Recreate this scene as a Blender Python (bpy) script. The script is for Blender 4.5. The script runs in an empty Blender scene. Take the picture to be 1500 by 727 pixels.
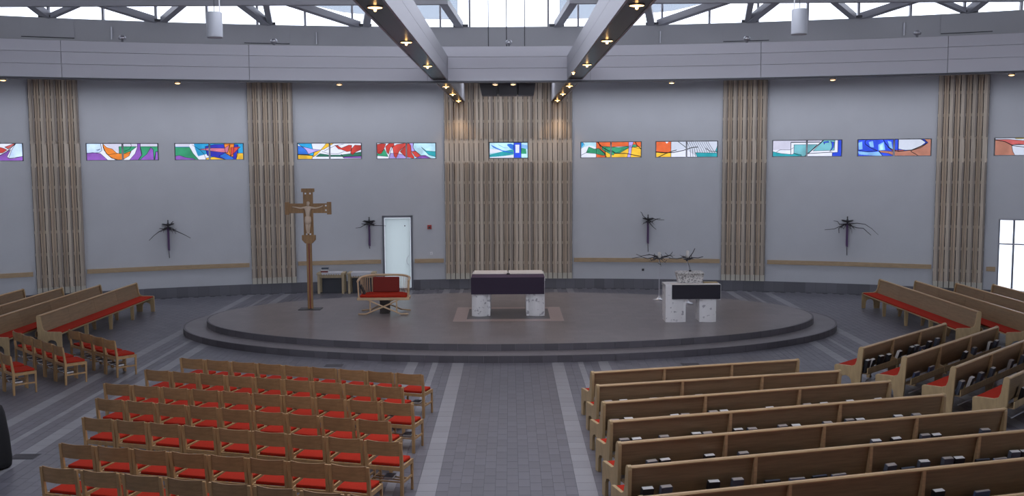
import bpy, bmesh, math, random
from mathutils import Vector, Matrix
sin, cos, rad, pi = math.sin, math.cos, math.radians, math.pi
rnd = random.Random(7)
S = bpy.context.scene
COL = S.collection

# ------------------------------------------------------------------ camera, sky, exposure
F, CAM_H = 1458.0, 4.55
PITCH, ROLL, YAW = math.atan(132.5 / F), 0.0055, math.atan(-3.0 / F)
fw = Vector((-sin(YAW) * cos(PITCH), cos(YAW) * cos(PITCH), -sin(PITCH)))
rt = fw.cross(Vector((0, 0, 1))).normalized()
up = rt.cross(fw)
r2 = cos(ROLL) * rt - sin(ROLL) * up
u2 = sin(ROLL) * rt + cos(ROLL) * up
cd = bpy.data.cameras.new('camera'); cam = bpy.data.objects.new('camera', cd); COL.objects.link(cam)
cd.sensor_width = 36.0; cd.lens = 36.0 * F / 1500.0; cd.clip_end = 500
cam.matrix_world = Matrix(((r2.x, u2.x, -fw.x, 0), (r2.y, u2.y, -fw.y, 0), (r2.z, u2.z, -fw.z, CAM_H), (0, 0, 0, 1)))
S.camera = cam
SKY = 3.0
w = bpy.data.worlds.new('overcast_sky'); S.world = w; w.use_nodes = True
bg = w.node_tree.nodes['Background']; bg.inputs[0].default_value = (0.87, 0.91, 1.03, 1); bg.inputs[1].default_value = SKY
S.view_settings.view_transform = 'Standard'; S.view_settings.look = 'None'
S.view_settings.gamma = 1.0; S.view_settings.use_curve_mapping = False
S.view_settings.exposure = 0.0
S.cycles.max_bounces = 8; S.cycles.diffuse_bounces = 5; S.cycles.transparent_max_bounces = 16
S.cycles.caustics_reflective = False; S.cycles.caustics_refractive = False

# ------------------------------------------------------------------ materials
def lin(c):
    return tuple((x / 255 / 12.92 if x / 255 <= 0.04045 else ((x / 255 + 0.055) / 1.055) ** 2.4) for x in c)
def mat(name, c, rough=0.6, metal=0.0, vary=0.0, scale=8.0, bump=0.0, stretch=None, rnd_obj=0.0, attr=False, emit=None, spec=0.5, c2=None):
    m = bpy.data.materials.new(name); m.use_nodes = True
    nt = m.node_tree; b = nt.nodes['Principled BSDF']
    c = lin(c) if max(c) > 1.001 else c
    b.inputs['Base Color'].default_value = (*c, 1); b.inputs['Roughness'].default_value = rough
    b.inputs['Metallic'].default_value = metal; b.inputs['Specular IOR Level'].default_value = spec
    if vary or bump or c2:
        tc = nt.nodes.new('ShaderNodeTexCoord'); mp = nt.nodes.new('ShaderNodeMapping'); nz = nt.nodes.new('ShaderNodeTexNoise')
        nt.links.new(tc.outputs['Object'], mp.inputs[0]); nt.links.new(mp.outputs[0], nz.inputs['Vector'])
        if stretch: mp.inputs['Scale'].default_value = stretch
        nz.inputs['Scale'].default_value = scale; nz.inputs['Detail'].default_value = 5
        if vary or c2:
            cr = nt.nodes.new('ShaderNodeValToRGB')
            cr.color_ramp.elements[0].position = 0.3; cr.color_ramp.elements[1].position = 0.7
            a = c2 if c2 else tuple(x * (1 - vary) for x in c)
            if c2 and max(c2) > 1.001: a = lin(c2)
            d = tuple(min(1, x * (1 + vary)) for x in c)
            cr.color_ramp.elements[0].color = (*a, 1); cr.color_ramp.elements[1].color = (*d, 1)
            nt.links.new(nz.outputs['Fac'], cr.inputs[0]); nt.links.new(cr.outputs[0], b.inputs['Base Color'])
        if bump:
            bp = nt.nodes.new('ShaderNodeBump'); bp.inputs['Strength'].default_value = bump; bp.inputs['Distance'].default_value = 0.004
            nt.links.new(nz.outputs['Fac'], bp.inputs['Height']); nt.links.new(bp.outputs[0], b.inputs['Normal'])
    if rnd_obj or attr:
        src = b.inputs['Base Color'].links[0].from_socket if b.inputs['Base Color'].links else None
        if attr:
            at_ = nt.nodes.new('ShaderNodeAttribute'); at_.attribute_name = 'tint'; fac = at_.outputs['Fac']
        else:
            oi = nt.nodes.new('ShaderNodeObjectInfo'); fac = oi.outputs['Random']
        mr = nt.nodes.new('ShaderNodeMapRange'); k = rnd_obj
        mr.inputs['To Min'].default_value = 1 - k; mr.inputs['To Max'].default_value = 1 + k
        nt.links.new(fac, mr.inputs['Value'])
        mx = nt.nodes.new('ShaderNodeVectorMath'); mx.operation = 'SCALE'
        if src: nt.links.new(src, mx.inputs[0])
        else: mx.inputs[0].default_value = c
        nt.links.new(mr.outputs[0], mx.inputs['Scale']); nt.links.new(mx.outputs[0], b.inputs['Base Color'])
    if emit:
        b.inputs['Emission Color'].default_value = (*lin(emit[0]), 1); b.inputs['Emission Strength'].default_value = emit[1]
    return m
def glass(name, target, vary=0.12, scale=3.0, gloss=0.05):
    """stained or clear pane: lets the daylight behind through, tinted"""
    m = bpy.data.materials.new(name); m.use_nodes = True; nt = m.node_tree; nt.nodes.clear()
    o = nt.nodes.new('ShaderNodeOutputMaterial'); t = nt.nodes.new('ShaderNodeBsdfTransparent')
    g = nt.nodes.new('ShaderNodeBsdfGlossy'); g.inputs['Roughness'].default_value = 0.15; mx = nt.nodes.new('ShaderNodeMixShader'); mx.inputs[0].default_value = gloss
    c = tuple(min(1, x) for x in target)
    if vary:
        tc = nt.nodes.new('ShaderNodeTexCoord'); nz = nt.nodes.new('ShaderNodeTexNoise'); nz.inputs['Scale'].default_value = scale; nz.inputs['Detail'].default_value = 3
        cr = nt.nodes.new('ShaderNodeValToRGB'); cr.color_ramp.elements[0].position = 0.35; cr.color_ramp.elements[1].position = 0.65
        cr.color_ramp.elements[0].color = (*[x * (1 - vary) for x in c], 1)
        cr.color_ramp.elements[1].color = (*[min(1, x * (1 + vary) + 0.02 * vary) for x in c], 1)
        nt.links.new(tc.outputs['Object'], nz.inputs['Vector']); nt.links.new(nz.outputs['Fac'], cr.inputs[0]); nt.links.new(cr.outputs[0], t.inputs[0])
    else: t.inputs[0].default_value = (*c, 1)
    nt.links.new(t.outputs[0], mx.inputs[1]); nt.links.new(g.outputs[0], mx.inputs[2]); nt.links.new(mx.outputs[0], o.inputs[0])
    return m
M = dict(
    wall=mat('wall_plaster', (0.56, 0.575, 0.61), 0.85, vary=0.025, scale=1.2, bump=0.15),
    fascia=mat('fascia_panel_paint', (0.64, 0.64, 0.70), 0.5, rnd_obj=0.03),
    band=mat('clerestory_band_paint', (0.46, 0.46, 0.48), 0.6, vary=0.03, scale=1.0),
    steel=mat('grey_painted_steel', (0.40, 0.40, 0.44), 0.45),
    dark=mat('gap_shade', (0.03, 0.03, 0.035), 0.8),
    backing=mat('slat_backing', (0.09, 0.08, 0.082), 0.8),
    slat=mat('pale_ash_board', (0.58, 0.50, 0.41), 0.55, vary=0.16, scale=3, stretch=(9, 9, 0.5), rnd_obj=0.15),
    slat_end=mat('pale_ash_end', (0.60, 0.57, 0.49), 0.6),
    slat_brown=mat('brown_ash_lath', (0.45, 0.345, 0.25), 0.55, vary=0.2, scale=3, stretch=(9, 9, 0.5), rnd_obj=0.18),
    slat_dark=mat('greyed_lath', (0.29, 0.245, 0.215), 0.6, vary=0.15, scale=3, stretch=(9, 9, 0.5), rnd_obj=0.12),
    rail=mat('oak_rail', (0.43, 0.31, 0.185), 0.45, vary=0.12, scale=5, stretch=(1, 1, 8)),
    plinth=mat('plinth_tile', (0.15, 0.15, 0.172), 0.4, rnd_obj=0.16),
    grout=mat('grout', (0.115, 0.114, 0.13), 0.8),
    tile=mat('floor_tile', (0.147, 0.144, 0.170), 0.33, attr=True, rnd_obj=0.10, vary=0.05, scale=2.0, spec=0.35),
    tile_one=mat('floor_tile_single', (0.147, 0.144, 0.170), 0.33, rnd_obj=0.10, vary=0.05, scale=2.0, spec=0.35),
    stripe=mat('pale_stripe_tile', (0.27, 0.268, 0.295), 0.35, attr=True, rnd_obj=0.07, spec=0.35),
    stripe_one=mat('pale_stripe_tile_single', (0.27, 0.268, 0.295), 0.35, rnd_obj=0.07, spec=0.35),
    riser=mat('riser_tile', (0.105, 0.098, 0.112), 0.42, rnd_obj=0.15),
    ptile=mat('platform_tile', (0.225, 0.20, 0.205), 0.30, attr=True, rnd_obj=0.07, vary=0.08, scale=0.7, spec=0.4),
    tread=mat('tread_tile', (0.20, 0.185, 0.198), 0.35, spec=0.35, vary=0.1, scale=2),
    rug=mat('rose_border_tile', (0.42, 0.33, 0.32), 0.35),
    rugin=mat('inlay_dark_tile', (0.115, 0.108, 0.12), 0.35),
    oak=mat('chair_oak', (0.47, 0.285, 0.13), 0.42, vary=0.14, scale=6, stretch=(3, 3, 1), rnd_obj=0.08),
    oakback=mat('chair_back_veneer', (0.37, 0.215, 0.10), 0.42, vary=0.18, scale=5, stretch=(1, 8, 8), rnd_obj=0.10),
    red=mat('red_wool', (0.40, 0.028, 0.014), 0.9, vary=0.10, scale=60, bump=0.3, rnd_obj=0.05, spec=0.1),
    pew=mat('pew_back_veneer', (0.275, 0.188, 0.105), 0.42, vary=0.16, scale=4, stretch=(0.7, 8, 8), rnd_obj=0.05),
    pewcap=mat('pew_cap_oak', (0.50, 0.335, 0.18), 0.38, vary=0.12, scale=4, stretch=(0.7, 8, 8)),
    pewend=mat('pew_end_oak', (0.46, 0.33, 0.175), 0.45, vary=0.12, scale=4, stretch=(5, 5, 1)),
    page=mat('paper', (0.78, 0.77, 0.76), 0.9),
    pagetan=mat('yellowed_paper', (0.45, 0.40, 0.37), 0.9),
    bblack=mat('black_cover', (0.018, 0.018, 0.022), 0.5),
    bgrey=mat('blue_grey_cover', (0.10, 0.115, 0.155), 0.55),
    bblue=mat('blue_cover', (0.10, 0.135, 0.27), 0.5),
    bred=mat('dark_red_cover', (0.25, 0.04, 0.04), 0.5),
    marble=mat('white_marble', (0.80, 0.79, 0.80), 0.35, c2=(0.40, 0.39, 0.42), scale=9.0, bump=0.3),
    granite=mat('speckled_granite', (0.62, 0.60, 0.58), 0.4, c2=(0.22, 0.21, 0.21), scale=26),
    cream=mat('altar_linen', (0.90, 0.84, 0.80), 0.8),
    purple=mat('purple_altar_cloth', (0.085, 0.045, 0.10), 0.85, vary=0.1, scale=40),
    blackcloth=mat('dark_cloth', (0.022, 0.02, 0.03), 0.85),
    cross=mat('cross_oak', (0.31, 0.175, 0.075), 0.45, vary=0.15, scale=5, stretch=(5, 5, 1)),
    corpus=mat('carved_pale_wood', (0.66, 0.52, 0.40), 0.5),
    chrome=mat('brushed_steel', (0.62, 0.62, 0.66), 0.3, metal=0.9),
    iron=mat('iron_plate', (0.07, 0.07, 0.08), 0.4, metal=0.5),
    twig=mat('twig_bark', (0.045, 0.042, 0.05), 0.7),
    ribbon=mat('purple_ribbon', (0.10, 0.05, 0.14), 0.6),
    wax=mat('candle_wax', (0.75, 0.73, 0.70), 0.5),
    white=mat('white_paint', (0.8, 0.8, 0.82), 0.5),
    lace=mat('white_lace_cloth', (0.62, 0.62, 0.66), 0.8),
    birch=mat('pale_birch', (0.50, 0.40, 0.25), 0.5, vary=0.08, scale=4, stretch=(5, 5, 1)),
    bench=mat('bent_beech', (0.62, 0.43, 0.26), 0.4, vary=0.08, scale=4),
    frame=mat('grey_door_frame', (0.17, 0.18, 0.21), 0.4),
    beamside=mat('white_beam_paint', (0.48, 0.48, 0.52), 0.5),
    beamunder=mat('brown_lacquered_soffit', (0.045, 0.030, 0.032), 0.22, spec=0.05),
    lampring=mat('lamp_ring', (0.5, 0.42, 0.34), 0.25, metal=0.7),
    bulb=mat('lamp_bulb', (1, 1, 1), 0.5, emit=((255, 196, 120), 9.0)),
    pendant=mat('pendant_shell', (0.46, 0.48, 0.53), 0.35),
    speaker=mat('speaker_grille', (0.12, 0.12, 0.13), 0.7),
    speakerside=mat('speaker_side', (0.30, 0.30, 0.33), 0.6),
    alarm=mat('alarm_red', (0.45, 0.05, 0.04), 0.4),
    snow=mat('snow', (0.85, 0.87, 0.90), 0.9),
    roof=mat('roof_soffit', (0.55, 0.55, 0.57), 0.8),
    ext=mat('exterior_canopy', (0.30, 0.34, 0.38), 0.5),
    outwall=mat('outer_render', (0.6, 0.6, 0.6), 0.9),
)
M['beamunder'].node_tree.nodes['Principled BSDF'].inputs['IOR'].default_value = 1.25
for nm_, a_p, b_p in (('marble', .34, .40), ('granite', .40, .52)):
    for n_ in M[nm_].node_tree.nodes:
        if n_.type == 'VALTORGB': n_.color_ramp.elements[0].position = a_p; n_.color_ramp.elements[1].position = b_p
PANE = glass('clear_pane', (0.93, 0.95, 0.97), 0, gloss=0.04)
m = bpy.data.materials.new('frosted_door_glass'); m.use_nodes = True; nt = m.node_tree; nt.nodes.clear()
o_ = nt.nodes.new('ShaderNodeOutputMaterial'); a_ = nt.nodes.new('ShaderNodeBsdfTranslucent'); b_ = nt.nodes.new('ShaderNodeBsdfDiffuse'); x_ = nt.nodes.new('ShaderNodeMixShader')
a_.inputs[0].default_value = (0.60, 0.64, 0.63, 1); b_.inputs[0].default_value = (0.7, 0.72, 0.72, 1); x_.inputs[0].default_value = 0.3
nt.links.new(a_.outputs[0], x_.inputs[1]); nt.links.new(b_.outputs[0], x_.inputs[2]); nt.links.new(x_.outputs[0], o_.inputs[0])
M['frost'] = m

# ------------------------------------------------------------------ mesh helpers
class MB:
    def __init__(s): s.v = []; s.f = []; s.mi = []; s.m = 0
    def add(s, vs, fs):
        n = len(s.v); s.v += [tuple(p) for p in vs]; s.f += [tuple(n + i for i in f) for f in fs]; s.mi += [s.m] * len(fs); return s
    def box(s, x0, x1, y0, y1, z0, z1, T=None):
        vs = [Vector((x, y, z)) for x in (x0, x1) for y in (y0, y1) for z in (z0, z1)]
        if T: vs = [T @ v for v in vs]
        return s.add(vs, [(0, 1, 3, 2), (4, 6, 7, 5), (0, 4, 5, 1), (2, 3, 7, 6), (0, 2, 6, 4), (1, 5, 7, 3)])
    def bar(s, a, b, wx, wz):
        """square-section bar from a to b"""
        a, b = Vector(a), Vector(b); d = (b - a).normalized()
        x = d.cross(Vector((0, 0, 1))) if abs(d.z) < 0.95 else Vector((1, 0, 0)); x.normalize(); z = x.cross(d).normalized()
        vs = [p + x * i * wx / 2 + z * j * wz / 2 for p in (a, b) for i, j in ((-1, -1), (1, -1), (1, 1), (-1, 1))]
        return s.add(vs, [(3, 2, 1, 0), (4, 5, 6, 7), (0, 1, 5, 4), (1, 2, 6, 5), (2, 3, 7, 6), (3, 0, 4, 7)])
    def tube(s, pts, r, n=6):
        pts = [Vector(p) for p in pts]; rs = r if isinstance(r, (list, tuple)) else [r] * len(pts); vs = []; fs = []
        for i, p in enumerate(pts):
            d = (pts[min(i + 1, len(pts) - 1)] - pts[max(i - 1, 0)]).normalized()
            x = d.cross(Vector((0, 0, 1))) if abs(d.z) < 0.95 else d.cross(Vector((0, 1, 0)))
            x.normalize(); y = d.cross(x)
            vs += [p + (x * cos(2 * pi * k / n) + y * sin(2 * pi * k / n)) * rs[i] for k in range(n)]
        for i in range(len(pts) - 1):
            fs += [(i * n + k, i * n + (k + 1) % n, (i + 1) * n + (k + 1) % n, (i + 1) * n + k) for k in range(n)]
        fs += [tuple(range(n))[::-1], tuple((len(pts) - 1) * n + k for k in range(n))]
        return s.add(vs, fs)
    def lathe(s, prof, n=16, c=(0, 0, 0)):
        vs = [(c[0] + r * cos(2 * pi * k / n), c[1] + r * sin(2 * pi * k / n), c[2] + z) for r, z in prof for k in range(n)]
        fs = [(i * n + k, i * n + (k + 1) % n, (i + 1) * n + (k + 1) % n, (i + 1) * n + k) for i in range(len(prof) - 1) for k in range(n)]
        fs += [tuple(range(n))[::-1], tuple((len(prof) - 1) * n + k for k in range(n))]
        return s.add(vs, fs)
    def prism(s, poly, axis, a, b):
        """extrude a 2D outline along x ('x': poly is (y,z)), y ('y': (x,z)) or z ('z': (x,y))"""
        f = {'x': lambda p, t: (t, p[0], p[1]), 'y': lambda p, t: (p[0], t, p[1]), 'z': lambda p, t: (p[0], p[1], t)}[axis]
        n = len(poly); vs = [f(p, a) for p in poly] + [f(p, b) for p in poly]
        return s.add(vs, [tuple(range(n))[::-1], tuple(range(n, 2 * n))] + [(i, (i + 1) % n, n + (i + 1) % n, n + i) for i in range(n)])
    def mesh(s, name, mats, smooth=False):
        me = bpy.data.meshes.new(name); me.from_pydata(s.v, [], s.f)
        for mm in (mats if isinstance(mats, (list, tuple)) else [mats]): me.materials.append(mm)
        if any(s.mi): me.polygons.foreach_set('material_index', s.mi)
        if smooth: me.polygons.foreach_set('use_smooth', [True] * len(me.polygons))
        me.update(); return me
    def obj(s, name, mats, parent=None, smooth=False, bevel=0):
        return link(name, s.mesh(name, mats, smooth), parent, bevel)
def link(name, me, parent=None, bevel=0, loc=None, rz=0):
    o = bpy.data.objects.new(name, me); COL.objects.link(o)
    if parent: o.parent = parent
    if loc: o.location = loc
    if rz: o.rotation_euler.z = rz
    if bevel:
        b = o.modifiers.new('bevel', 'BEVEL'); b.width = bevel; b.segments = 2; b.limit_method = 'ANGLE'
    return o
def tag(o, label, cat, group=None):
    o['label'] = label; o['category'] = cat
    if group: o['group'] = group
    return o
def thing(name, label, cat, loc=(0, 0, 0), rz=0, group=None):
    o = bpy.data.objects.new(name, None); COL.objects.link(o); o.location = loc; o.rotation_euler.z = rz; o.empty_display_size = 0.1
    return tag(o, label, cat, group)
def struct(name, loc=(0, 0, 0)):
    o = bpy.data.objects.new(name, None); COL.objects.link(o); o.location = loc; o['kind'] = 'structure'; return o
def skind(o, k='structure'): o['kind'] = k; return o
def dup(root, loc, rz, label, group=None):
    r = root.copy(); COL.objects.link(r); r.location = loc; r.rotation_euler.z = rz; r['label'] = label
    if group: r['group'] = group
    for ch in list(root.children):
        c = ch.copy(); COL.objects.link(c); c.parent = r
        for g in list(ch.children):
            d = g.copy(); COL.objects.link(d); d.parent = c
    return r
ORD = ['first', 'second', 'third', 'fourth', 'fifth', 'sixth', 'seventh', 'eighth', 'ninth', 'tenth', 'eleventh', 'twelfth', 'thirteenth', 'fourteenth', 'fifteenth', 'sixteenth', 'seventeenth', 'eighteenth']

# ------------------------------------------------------------------ outer wall (circle centre 0,1.5 radius 33.05)
WC, WR = 1.5, 33.05
def wp(a, r=WR, z=0.0): return Vector((r * sin(rad(a)), WC + r * cos(rad(a)), z))
WIN = [(-30.85, -27.02), (-23.95, -20.17), (-19.33, -15.52), (-12.52, -8.76), (-7.92, -4.37), (-1.23, 1.14), (4.24, 7.88), (8.68, 12.32), (15.38, 19.24), (20.04, 23.92), (27.0, 30.8)]
WZ = (4.522, 5.083)
DOOR = (-7.65, -5.84, 0.0, 2.58)
RWIN = (27.38, 30.2, 0.30, 2.57)
OPEN = [(a, b, *WZ) for a, b in WIN] + [DOOR, RWIN]
WTOP = 7.31
def arc_solid(mb, A, Z, solid, c, R, T):
    """curved wall grid; cells solid(a,z) kept; thickness T outward; c centre y, R radius"""
    P = lambda a, r, z: (r * sin(rad(a)), c + r * cos(rad(a)), z)
    na, nz = len(A) - 1, len(Z) - 1
    S_ = [[solid((A[i] + A[i + 1]) / 2, (Z[j] + Z[j + 1]) / 2) for j in range(nz)] for i in range(na)]
    g = lambda i, j: 0 <= i < na and 0 <= j < nz and S_[i][j]
    for i in range(na):
        for j in range(nz):
            if not S_[i][j]: continue
            a0, a1, z0, z1 = A[i], A[i + 1], Z[j], Z[j + 1]
            mb.add([P(a0, R, z0), P(a1, R, z0), P(a1, R, z1), P(a0, R, z1)], [(0, 1, 2, 3)])
            mb.add([P(a0, R + T, z0), P(a1, R + T, z0), P(a1, R + T, z1), P(a0, R + T, z1)], [(3, 2, 1, 0)])
            if not g(i - 1, j): mb.add([P(a0, R, z0), P(a0, R, z1), P(a0, R + T, z1), P(a0, R + T, z0)], [(0, 1, 2, 3)])
            if not g(i + 1, j): mb.add([P(a1, R, z0), P(a1, R + T, z0), P(a1, R + T, z1), P(a1, R, z1)], [(0, 1, 2, 3)])
            if not g(i, j - 1): mb.add([P(a0, R, z0), P(a0, R + T, z0), P(a1, R + T, z0), P(a1, R, z0)], [(0, 1, 2, 3)])
            if not g(i, j + 1): mb.add([P(a0, R, z1), P(a1, R, z1), P(a1, R + T, z1), P(a0, R + T, z1)], [(0, 1, 2, 3)])
inopen = lambda a, z: any(a0 < a < a1 and z0 < z < z1 for a0, a1, z0, z1 in OPEN)
A = sorted(set([x for o in OPEN for x in o[:2]] + [float(x) for x in range(-60, 61)]))
Z = sorted(set([x for o in OPEN for x in o[2:]] + [0.0, WTOP]))
mb = MB(); arc_solid(mb, A, Z, lambda a, z: not inopen(a, z), WC, WR, 0.3)
wall = skind(mb.obj('wall_front', M['wall']))
mb = MB(); arc_solid(mb, [60 + 4 * i for i in range(61)], [0, 4.0, 9.0, 9.6], lambda a, z: z < 4 or z > 9 or not 76 < a < 284, WC, WR, 0.3)  # rear window opening is added, out of view, to light the front wall
skind(mb.obj('wall_back', M['wall']))
mb = MB(); n = 72
mb.add([(120 * cos(2 * pi * k / n), 120 * sin(2 * pi * k / n) + 20, -0.12) for k in range(n)], [tuple(range(n))])
skind(mb.obj('ground', M['snow']))
# roof with an unseen skylight added for brightness, low ceiling ring behind the fascia
FC, FR = -6.7, 31.7
BC, BR = -3.3, 30.3
mb = MB()
RX = 34.0; ox0, ox1, oy0, oy1 = -4.5, 4.5, 6.0, 20.0
for x0, x1, y0, y1 in ((-RX, RX, oy1, 27.3), (-RX, RX, -33, oy0), (-RX, ox0, oy0, oy1), (ox1, RX, oy0, oy1)):
    mb.box(x0, x1, y0, y1, 9.6, 9.9)
skind(mb.obj('ceiling', M['roof']))
mb = MB(); mb.box(-20, 20, -22, 3.2, 2.7, 3.0); skind(mb.obj('trim_added_balcony', M['roof']))  # unseen balcony slab added to shade the near rows from behind
mb = MB()
SL0, SL1 = 7.0, 1.2   # rooflight slot added out of view to brighten the wall, between these edges
xs = [-26 + i for i in range(53)]
fy = lambda x, c, R: c + math.sqrt(max(0.0, R * R - x * x))
for x0, x1 in zip(xs, xs[1:]):
    f0, f1, g0, g1 = fy(x0, FC, FR), fy(x1, FC, FR), fy(x0, WC, WR + .25), fy(x1, WC, WR + .25)
    for z, o in ((7.285, 1), (7.30, -1)):
        mb.add([(x0, f0 + .02, z), (x1, f1 + .02, z), (x1, f1 + SL0, z), (x0, f0 + SL0, z)], [(0, 1, 2, 3)[::o]])
        mb.add([(x0, g0 - SL1, z), (x1, g1 - SL1, z), (x1, g1, z), (x0, g0, z)], [(0, 1, 2, 3)[::o]])
skind(mb.obj('ceiling_ring', M['roof']))

# fascia: three courses of curved panels, each a piece
fas = struct('fascia_beam')
FA = [-38.0, -34.2, -26.6, -19.0, -11.42, -3.65, 3.65, 11.1, 18.7, 26.4, 34.2]
FZ = [6.45, 6.76, 7.04, 7.30]
for i in range(len(FA) - 1):
    for j in range(3):
        mb = MB(); a0, a1 = FA[i] + .01, FA[i + 1] - .01; k = 8
        if FA[i] == -38.0 and j > 3: continue
        arc_solid(mb, [a0 + (a1 - a0) * t / k for t in range(k + 1)], [FZ[j] + .004, FZ[j + 1] - .004], lambda a, z: True, FC, FR, 0.06)
        mb.obj('panel', M['fascia'], fas)
mb = MB(); arc_solid(mb, [-38 + t for t in range(74)], [6.45, 7.285], lambda a, z: True, FC, FR + .062, 0.1); mb.obj('core', M['steel'], fas)
mb = MB(); arc_solid(mb, [-38 + t for t in range(74)], [6.405, 6.447], lambda a, z: True, FC, FR - .03, 0.16); mb.obj('lighting_track', M['iron'], fas)
# clerestory band, sill, mullions, panes
def bp(a, z, r=BR): return Vector((r * sin(rad(a)), BC + r * cos(rad(a)), z))
mb = MB(); arc_solid(mb, [-60 + t for t in range(121)], [7.30, 8.03], lambda a, z: True, BC, BR, 0.25)
band = skind(mb.obj('trim_clerestory_band', M['band']))
for a0, a1 in ((-23.02, -20.78), (-13.09, -10.92), (10.7, 12.9), (20.71, 22.91)):
    mb = MB(); arc_solid(mb, [a0, (a0 + a1) / 2, a1], [7.56, 8.02], lambda a, z: True, BC, BR - .03, 0.028)
    h = mb.obj('access_panel', M['band'], band)
    mb = MB(); arc_solid(mb, [a0, (a0 + a1) / 2, a1], [7.545, 7.559], lambda a, z: True, BC, BR - .028, 0.03); mb.obj('panel_gap_shade', M['dark'], h)  # solid dark strip stands in for the shade under the panel
for a in (-19.15, 7.6, 19.1, -9.6):
    mb = MB(); mb.tube([bp(a, 7.55, BR - .03), bp(a, 7.86, BR - .03)], .02, 6); mb.obj('conduit', M['chrome'], band)
cl = struct('window_clerestory')
MUL = [2.34 * k for k in range(-16, 17)]
MUL = [a - .8 if a < 0 else a + .7 for a in MUL if a != 0]
MUL = sorted([-19.5 - 2.34 * k for k in range(6)] + [-17.15, -14.81, -12.44, -10.14, -7.83, -5.6, -3.44, -1.97, 1.99, 3.5, 5.6, 7.69, 10.01, 12.35, 14.7, 17.05, 19.37] + [21.7 + 2.36 * k for k in range(6)])
for a in MUL:
    mb = MB(); mb.bar(bp(a, 8.03, BR + .12), bp(a, 9.6, BR + .12), .05, .09); mb.obj('mullion', M['steel'], cl)
for a0, a1 in zip(MUL, MUL[1:]):
    mb = MB(); mb.add([bp(a0, 8.03, BR + .13), bp(a1, 8.03, BR + .13), bp(a1, 9.6, BR + .13), bp(a0, 9.6, BR + .13)], [(0, 1, 2, 3)])
    mb.obj('pane', PANE, cl)
# outdoor canopy seen through the clerestory
for s in (-1, 1):
    mb = MB(); P = [(-6.9, 9.55), (-6.14, 9.39), (-5.28, 9.19), (-4.42, 9.11), (-3.13, 8.98), (-1.62, 8.94)]
    for (x0, z0), (x1, z1) in zip(P, P[1:]):
        for y in (32.0, 32.3): mb.add([(s * x0, y, z0), (s * x1, y, z1), (s * x1, y, z1 + 1), (s * x0, y, z0 + 1)], [(0, 1, 2, 3)])
        mb.add([(s * x0, 32, z0), (s * x1, 32, z1), (s * x1, 32.3, z1), (s * x0, 32.3, z0)], [(0, 1, 2, 3)])
    o = skind(mb.obj('trim_canopy', M['ext']))
# roof truss: straight chord with braces to feet on the band
def feet(a): return bp(a, 8.06, BR + .02)
for s, side in ((-1, 'left'), (1, 'right')):
    t = thing('roof_truss', 'grey steel roof truss with slanting braces, %s of the central bay' % side, 'truss', (0, 24.2, 8.27), 0, 'roof trusses above the band')
    def L(p): p = Vector(p); return p - Vector((0, 24.2, 8.27))
    mb = MB(); mb.bar(L((s * 1.45, 24.2, 8.285)), L((s * 12.3, 24.2, 8.285)), .16, .17); mb.obj('chord', M['steel'], t)
    for x, fa, wd in ((1.55, 2.42, .2), (3.3, 7.26, .18), (5.25, 7.26, .2), (5.8, 11.95, .14), (6.4, 11.95, .2), (7.75, 17.05, .17), (9.75, 17.05, .2), (10.2, 21.9, .14), (11.4, 21.9, .2)):
        e = feet(s * fa); off = (x - abs(e.x)); e2 = e + Vector((s * max(-.3, min(.3, off * .12)), 0, .02))
        mb = MB(); mb.bar(L((s * x, 24.2, 8.28)), L(e2), wd, wd * .8); mb.obj('brace', M['steel'], t)
    for fa in (2.42, 7.26, 11.95, 17.05, 21.9):
        e = feet(s * fa); mb = MB(); mb.box(-.2, .2, -.1, .1, -.03, .03, Matrix.Translation(L(e)) @ Matrix.Rotation(-rad(s * fa), 4, 'Z')); mb.obj('foot_plate', M['iron'], t)
# long ceiling beams with downlights
def spot(loc, power, size=rad(95), blend=0.6, tgt=None, col=(1, .66, .36)):
    l = bpy.data.lights.new('lamp_light', 'SPOT'); l.energy = power; l.color = col; l.spot_size = size; l.spot_blend = blend; l.shadow_soft_size = .06
    o = bpy.data.objects.new('lamp_light', l); COL.objects.link(o); o.location = loc
    if tgt: o.rotation_euler = (Vector(tgt) - Vector(loc)).to_track_quat('-Z', 'Y').to_euler()
    return o
def downlight(loc, label, group, power, r=.105):
    t = thing('downlight', label, 'lamp', loc, 0, group)
    mb = MB(); mb.lathe([(r * .9, -.012), (r * .92, -.014), (r, -.008), (r, .0)], 16); mb.obj('ring', M['lampring'], t, True)
    mb = MB(); mb.lathe([(r * .88, -.013), (r * .5, -.02), (.012, -.024)], 14); bu = mb.obj('bulb', M['bulb'], t)
    mb = MB(); mb.lathe([(.018, -.02), (.02, -.05), (.008, -.06)], 8); mb.obj('bulb_tip', M['bulb'], bu)
    spot((loc[0], loc[1], loc[2] - .09), power)
LY = {-1: [12.94, 16.8, 21.13, 27.18, 30.37, 33.9], 1: [12.88, 16.75, 21.01, 27.16, 30.5, 33.9]}
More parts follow.
